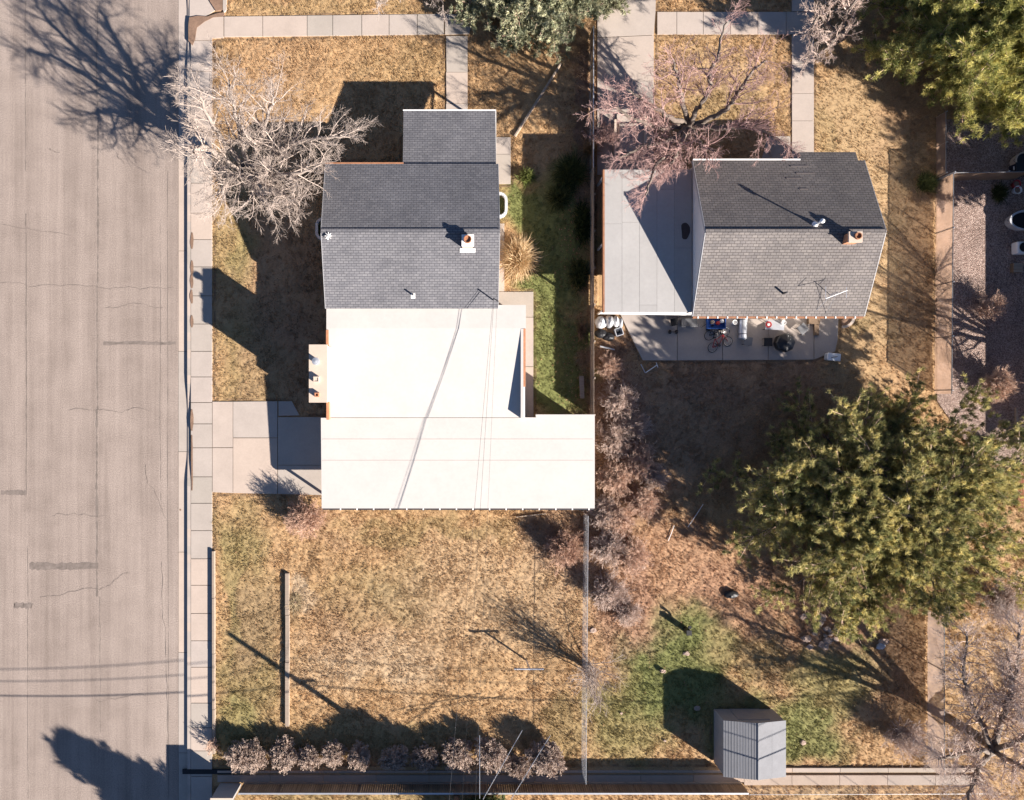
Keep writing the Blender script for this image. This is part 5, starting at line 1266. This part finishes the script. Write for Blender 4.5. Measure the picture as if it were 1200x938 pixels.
def blades(name, label, cat, base, n, L, width, cols, seed, arch=1.0, rx=.5, ry=.5, tilt=(.1, .9)):
    r = np.random.RandomState(seed); B = W(*base); t = thing(name, label, cat, B)
    a = r.uniform(0, 6.283, n); tl = r.uniform(*tilt, n); ln = L*r.uniform(.6, 1.1, n)
    o = B+np.stack([r.normal(0, rx*.3, n), r.normal(0, ry*.3, n), np.zeros(n)], 1)
    d = np.stack([np.cos(a)*tl*rx*2, np.sin(a)*tl*ry*2, np.ones(n)], 1); d = norm(d)
    s = norm(np.cross(d, r.normal(0, 1, (n, 3))))*width
    seg = []
    p = o.copy(); dd = d.copy(); P = [p]
    for k in range(4):
        dd = dd+np.array([0, 0, -.28*arch])*(.4+tl[:, None]); dd = norm(dd); p = p+dd*ln[:, None]/4; p[:, 2] = np.maximum(p[:, 2], .03); P.append(p)
    V = []; w = [1, 1, .85, .6, .15]
    for k in range(5): V += [P[k]-s*w[k], P[k]+s*w[k]]
    V = np.stack(V, 1).reshape(-1, 3)
    base_i = np.arange(n)[:, None]*10
    F = np.concatenate([base_i+np.array([2*k, 2*k+1, 2*k+3, 2*k+2]) for k in range(4)], 0)
    wv = r.rand(n, 1); cc = np.repeat(np.array(cols[0])*(1-wv)+np.array(cols[1])*wv, 10, axis=0)
    link_mesh('leaves', V, F.ravel(), np.arange(len(F))*4, M['blade'], t, cols=cc)
    b = MB(); b.lathe((B[0], B[1]), [(rx*.35, 0), (rx*.3, .1), (.02, .16)], 8); b.build('root_clump', M['dirt'], t)
    return t
# conifers
conifer('pine_tree', 'huge spreading pine filling the right back yard', (997, 588), 5.7, 7.6, 31, nlimb=112, per=14, nl=36, length=.27, width=.018, squash=(1.1, .82), ccol=((.16, .17, .065), (.64, .54, .22)), rise=.07, nu=5)
conifer('pine_tree', 'yellow green pine at the top right corner', (1108, 60), 6.6, 6.2, 32, nlimb=90, per=18, nl=28, length=.32, width=.02, ccol=((.15, .17, .05), (.62, .55, .19)), rise=.1, nu=5, rvar=(.7, 1.1))
conifer('juniper', 'dense grey green juniper at the top edge beside the wire fence', (630, -10), 3.4, 4.9, 33, nlimb=100, per=26, nl=28, length=.24, width=.03, squash=(1.0, .8), ccol=((.22, .24, .15), (.58, .55, .36)), cat='tree', rise=.1, nu=4)
conifer('conifer', 'tall conifer just below the frame that shades the street', (318, 1038), 7.0, 2.5, 34, nlimb=90, per=30, shape='cone', length=.4, width=.04, rise=.02, zmin=.05)
conifer('evergreen_shrub', 'rounded evergreen shrub at the bottom edge by the utility pole', (568, 958), 4.6, 1.3, 35, nlimb=70, per=30, length=.28, width=.035, ccol=((.10, .14, .05), (.25, .26, .10)), cat='shrub', rise=.02, zmin=.05)
conifer('conifer', 'conifer beyond the right edge that shades the upper gravel', (1310, 262), 6.5, 4.6, 36, nlimb=70, per=16, length=.4, width=.03, zmin=.1)
limb_tree('bare_tree', 'leafless tree beyond the right edge that shades the gravel yard', 'tree', (1268, 440), [
    [(1262, 430, 3), (1250, 400, 5.2)], [(1290, 420, 3), (1300, 380, 5.4)], [(1255, 455, 3), (1235, 470, 5)], [(1285, 450, 3), (1320, 460, 5.2)], [(1275, 420, 3), (1285, 350, 5)], [(1270, 445, 3.2), (1275, 445, 5.5)]],
    .26, 'twig_grey', 27, nbr=11, brL=2.4, fork=(1272, 440, 1.5))
blades('evergreen_bush', 'pale green leafy bush at the bottom edge right of the utility pole', 'bush', (562, 940), 700, .8, .03, ((.12, .16, .07), (.30, .31, .16)), 71, .7, .8, .35)
# bare shrubs
PS = dict(seg=[1, 5, 4, 3], wob=[.1, .16, .22, .22], up=[0, .05, .1, .1], nch=[0, 8, 6], t0=[0, .25, .15], ang=[(.4, .8), (.3, .8), (.3, .8)], lr=[.5, .42, .5], rr=[.6, .5, .55], tip=.3, minr=.0068)
PH = dict(PS, nch=[0, 9, 7], t0=[0, .35, .2], ang=[(.4, .8), (.4, 1.0), (.4, 1.0)], lr=[.5, .35, .5])
PHB = dict(PH, seg=[1, 5, 3, 3], nch=[0, 12, 8], lr=[.5, .42, .5], minr=.010)
M['twig_hedge'] = simple('hedge_twigs', (.43, .33, .27), .85, .35, 3)
hedge0 = shrub('hedge_shrub', 'x', 'shrub', (281, 888), .95, 1.0, 95, 'twig_hedge', 41, PHB, group='pruned bare shrubs in the hedge row', lean=(.0, 1.5), rad=.018, clip=(1.0, .75, .7))
HB = [(281, 890, 1.05, 'wide pruned bare shrub at the sidewalk end of the hedge row'), (296, 891, .9, 'bare shrub fused with the wide one at the sidewalk end'), (330, 888, 1.05, 'pruned bare shrub second clump from the sidewalk'), (361, 891, .85, 'small pruned bare shrub closing the second clump'), (389, 889, .8, 'small round bare shrub starting the third clump'),
      (418, 890, 1.0, 'round bare shrub ending the third clump'), (461, 894, .85, 'lone darker bare shrub in the shade of the evergreen'), (497, 892, .95, 'bare shrub between the shade and the utility pole'), (537, 890, 1.1, 'bare shrub right above the utility pole foot'), (574, 888, 1.15, 'large bare shrub behind the pale guy wire'), (608, 903, .85, 'low bare shrub nearest the ditch'), (643, 889, 1.3, 'biggest round bare shrub near the chain link fence')]
for i, (px_, py_, sc, lab) in enumerate(HB):
    k_ = .978
    sc *= 1.15; loc = W(CX+(px_-CX)*k_, CY+(py_-CY)*k_, 0)
    if i == 0: hedge0.location = tuple(loc); hedge0.scale = (sc, sc, sc); hedge0['label'] = lab
    elif i == 3:
        hedge1 = shrub('hedge_shrub', lab, 'shrub', (px_, py_), 1.0, .8, 70, 'twig_hedge', 141, PHB, group='pruned bare shrubs in the hedge row', lean=(.0, 1.4), rad=.02, clip=(.95, .85, .75)); hedge1.location = tuple(loc); hedge1.scale = (sc, sc, sc)
    else:
        c_ = copy_thing(hedge1 if i in (5, 6, 9, 11) else hedge0, loc, i*1.7, sc, lab); c_.scale = (sc*(1+.16*math.sin(i*2.3)), sc*(1+.12*math.sin(i*3.1+1)), sc*(1+.15*math.cos(i*1.9)))
shrub('bare_shrub', 'dense brown leafless shrub beside the driveway and garage', 'shrub', (361, 604), 1.6, 1.0, 130, 'twig_red', 42, PS, lean=(0, 1.4), rad=.02, clip=(1.5, 1.4, .7))
shrub('bare_shrub', 'pale fountain shaped leafless shrub on the chain link fence', 'shrub', (689, 782), 3.2, .4, 30, 'twig_pale', 43, dict(PS, nch=[0, 6, 4], lr=[.5, .4, .5]), lean=(0, 1.2), rad=.04)
shrub('bare_shrub', 'low dark reddish brush right below the garage corner', 'shrub', (660, 642), 1.35, 1.2, 150, 'twig_red', 44, PS, lean=(0, 1.4), rad=.016)
thick0 = shrub('thicket_shrub', 'tangled brown leafless shrub right of the garage corner', 'shrub', (720, 560), 1.3, 1.25, 120, 'twig_brown', 45, PS, group='leafless thicket shrubs along the fence', lean=(0, 1.6), rad=.02)
thick1 = shrub('thicket_shrub', 'greyish tangled leafless shrub opposite the plank bench', 'shrub', (722, 470), 1.35, 1.25, 110, 'twig_grey', 46, PS, group='leafless thicket shrubs along the fence', lean=(0, 1.6), rad=.02)
for i, (px_, py_, s_, sc, lab) in enumerate(((716, 515, 1, 1.0, 'dark leafless shrub level with the top of the garage roof'), (722, 605, 0, 1.0, 'brown leafless shrub level with the garage gutter'), (712, 640, 1, 1.0, 'greyish leafless shrub halfway down the thicket'), (738, 650, 0, 1.0, 'brown leafless shrub on the tan grass side of the thicket'), (712, 690, 1, 1.0, 'leafless shrub at the lower end of the thicket'), (748, 540, 0, 1.05, 'shaded leafless shrub deepest under the pine shade'), (740, 500, 1, .9, 'shaded leafless shrub below the V shaped metal frame'), (712, 430, 0, .7, 'small leafless shrub at the top end of the thicket'), (752, 590, 0, .85, 'brown leafless shrub on the right edge of the thicket beside the shade'), (735, 715, 1, .75, 'small pale leafless shrub at the lowest tip of the thicket'), (705, 600, 1, .9, 'greyish leafless shrub pressed against the chain link fence'), (765, 560, 1, .75, 'small outermost leafless shrub where the pine shade begins'))):
    copy_thing(thick1 if s_ else thick0, W(px_, py_), i*1.3+.4, sc, lab)
shrub('bare_shrub', 'pale leafless shrub beside the screen fence right of the shed', 'shrub', (1052, 858), 1.7, .9, 90, 'twig_grey', 48, PS, lean=(0, 1.2), rad=.022)
shrub('bare_shrub', 'pale leafless shrub at the right edge below the large pine', 'shrub', (1160, 700), 2.2, .9, 110, 'twig_grey', 49, PS, lean=(0, 1.1), rad=.02)
shrub('bare_shrub', 'fluffy pale brown shrub on the shaded gravel', 'shrub', (1150, 362), 1.2, 1.0, 90, 'twig_brown', 50, PH, lean=(0, 1.0), rad=.02)
shrub('bare_shrub', 'fluffy pale brown shrub beside the log post', 'shrub', (1160, 450), 1.5, 1.0, 100, 'twig_brown', 51, PH, lean=(0, 1.1), rad=.02)
shrub('bare_shrub', 'sparse leafless bush inside the carport corner by the wire fence', 'shrub', (704, 165), 1.6, .8, 36, 'twig_pink', 52, PS, lean=(0, 1.1), rad=.016)
shrub('bare_shrub', 'tiny leafless bush at the left end of the hedge row by the sidewalk', 'shrub', (252, 872), .8, .8, 12, 'twig_brown', 53, PS, lean=(0, 1.1), rad=.012)
# grass clumps and leafy bushes
blades('ornamental_grass', 'tall dry straw coloured ornamental grass clump by the house wall', 'ornamental grass', (608, 304), 2600, 1.6, .018, ((.40, .27, .13), (.70, .53, .33)), 61, 1.35, .75, 1.0, (.05, 1.5))
blades('yucca_plant', 'dark green spiky bush against the tan screen fence', 'bush', (1083, 216), 700, .9, .018, ((.05, .065, .02), (.12, .13, .05)), 62, .5, .6, .6)
blades('green_bush', 'green weedy bush at the end of the small side walk', 'bush', (617, 208), 420, .7, .02, ((.10, .13, .03), (.20, .21, .07)), 63, .8, .5, .5)
blades('green_bush', 'dark green rambling bush along the wire fence', 'bush', (668, 205), 1300, 1.1, .022, ((.035, .05, .015), (.10, .11, .04)), 64, .8, .9, 1.0)
blades('ivy_bush', 'dark ivy bush against the board fence', 'bush', (682, 262), 1300, .8, .026, ((.03, .045, .014), (.07, .085, .03)), 65, .8, .5, 1.6)
blades('dry_bush', 'dry straw bush hugging the wire fence post', 'bush', (690, 178), 260, 1.0, .014, ((.22, .13, .06), (.36, .24, .12)), 66, .6, .5, .5)
blades('dry_bush', 'pale dry bush against the lower board fence', 'bush', (681, 388), 300, .7, .014, ((.16, .11, .07), (.28, .20, .13)), 67, .8, .35, .6)
blades('dry_bush', 'pale straw heap beside the timber beam', 'bush', (346, 706), 500, .6, .014, ((.34, .25, .14), (.48, .38, .24)), 68, 1.4, .5, .8, (.4, 1.2))
blades('green_bush', 'small green bush on the gravel near the pine edge', 'bush', (1158, 522), 420, .8, .02, ((.06, .10, .03), (.12, .17, .06)), 69, .8, .7, .5)
blades('green_bush', 'dark green bush beside the red clay pot', 'bush', (1168, 228), 420, .7, .02, ((.03, .045, .015), (.07, .08, .03)), 70, .8, .5, .6)

blades('green_bush', 'dark leafy bush between the ivy and the plank bench along the board fence', 'bush', (678, 322), 900, .8, .024, ((.035, .05, .016), (.11, .115, .045)), 73, .8, .6, 1.1)
blades('green_bush', 'dark leafy bush beside the rambling bush on the grass strip', 'bush', (655, 232), 800, .9, .024, ((.035, .05, .016), (.12, .13, .05)), 74, .8, .7, .8)
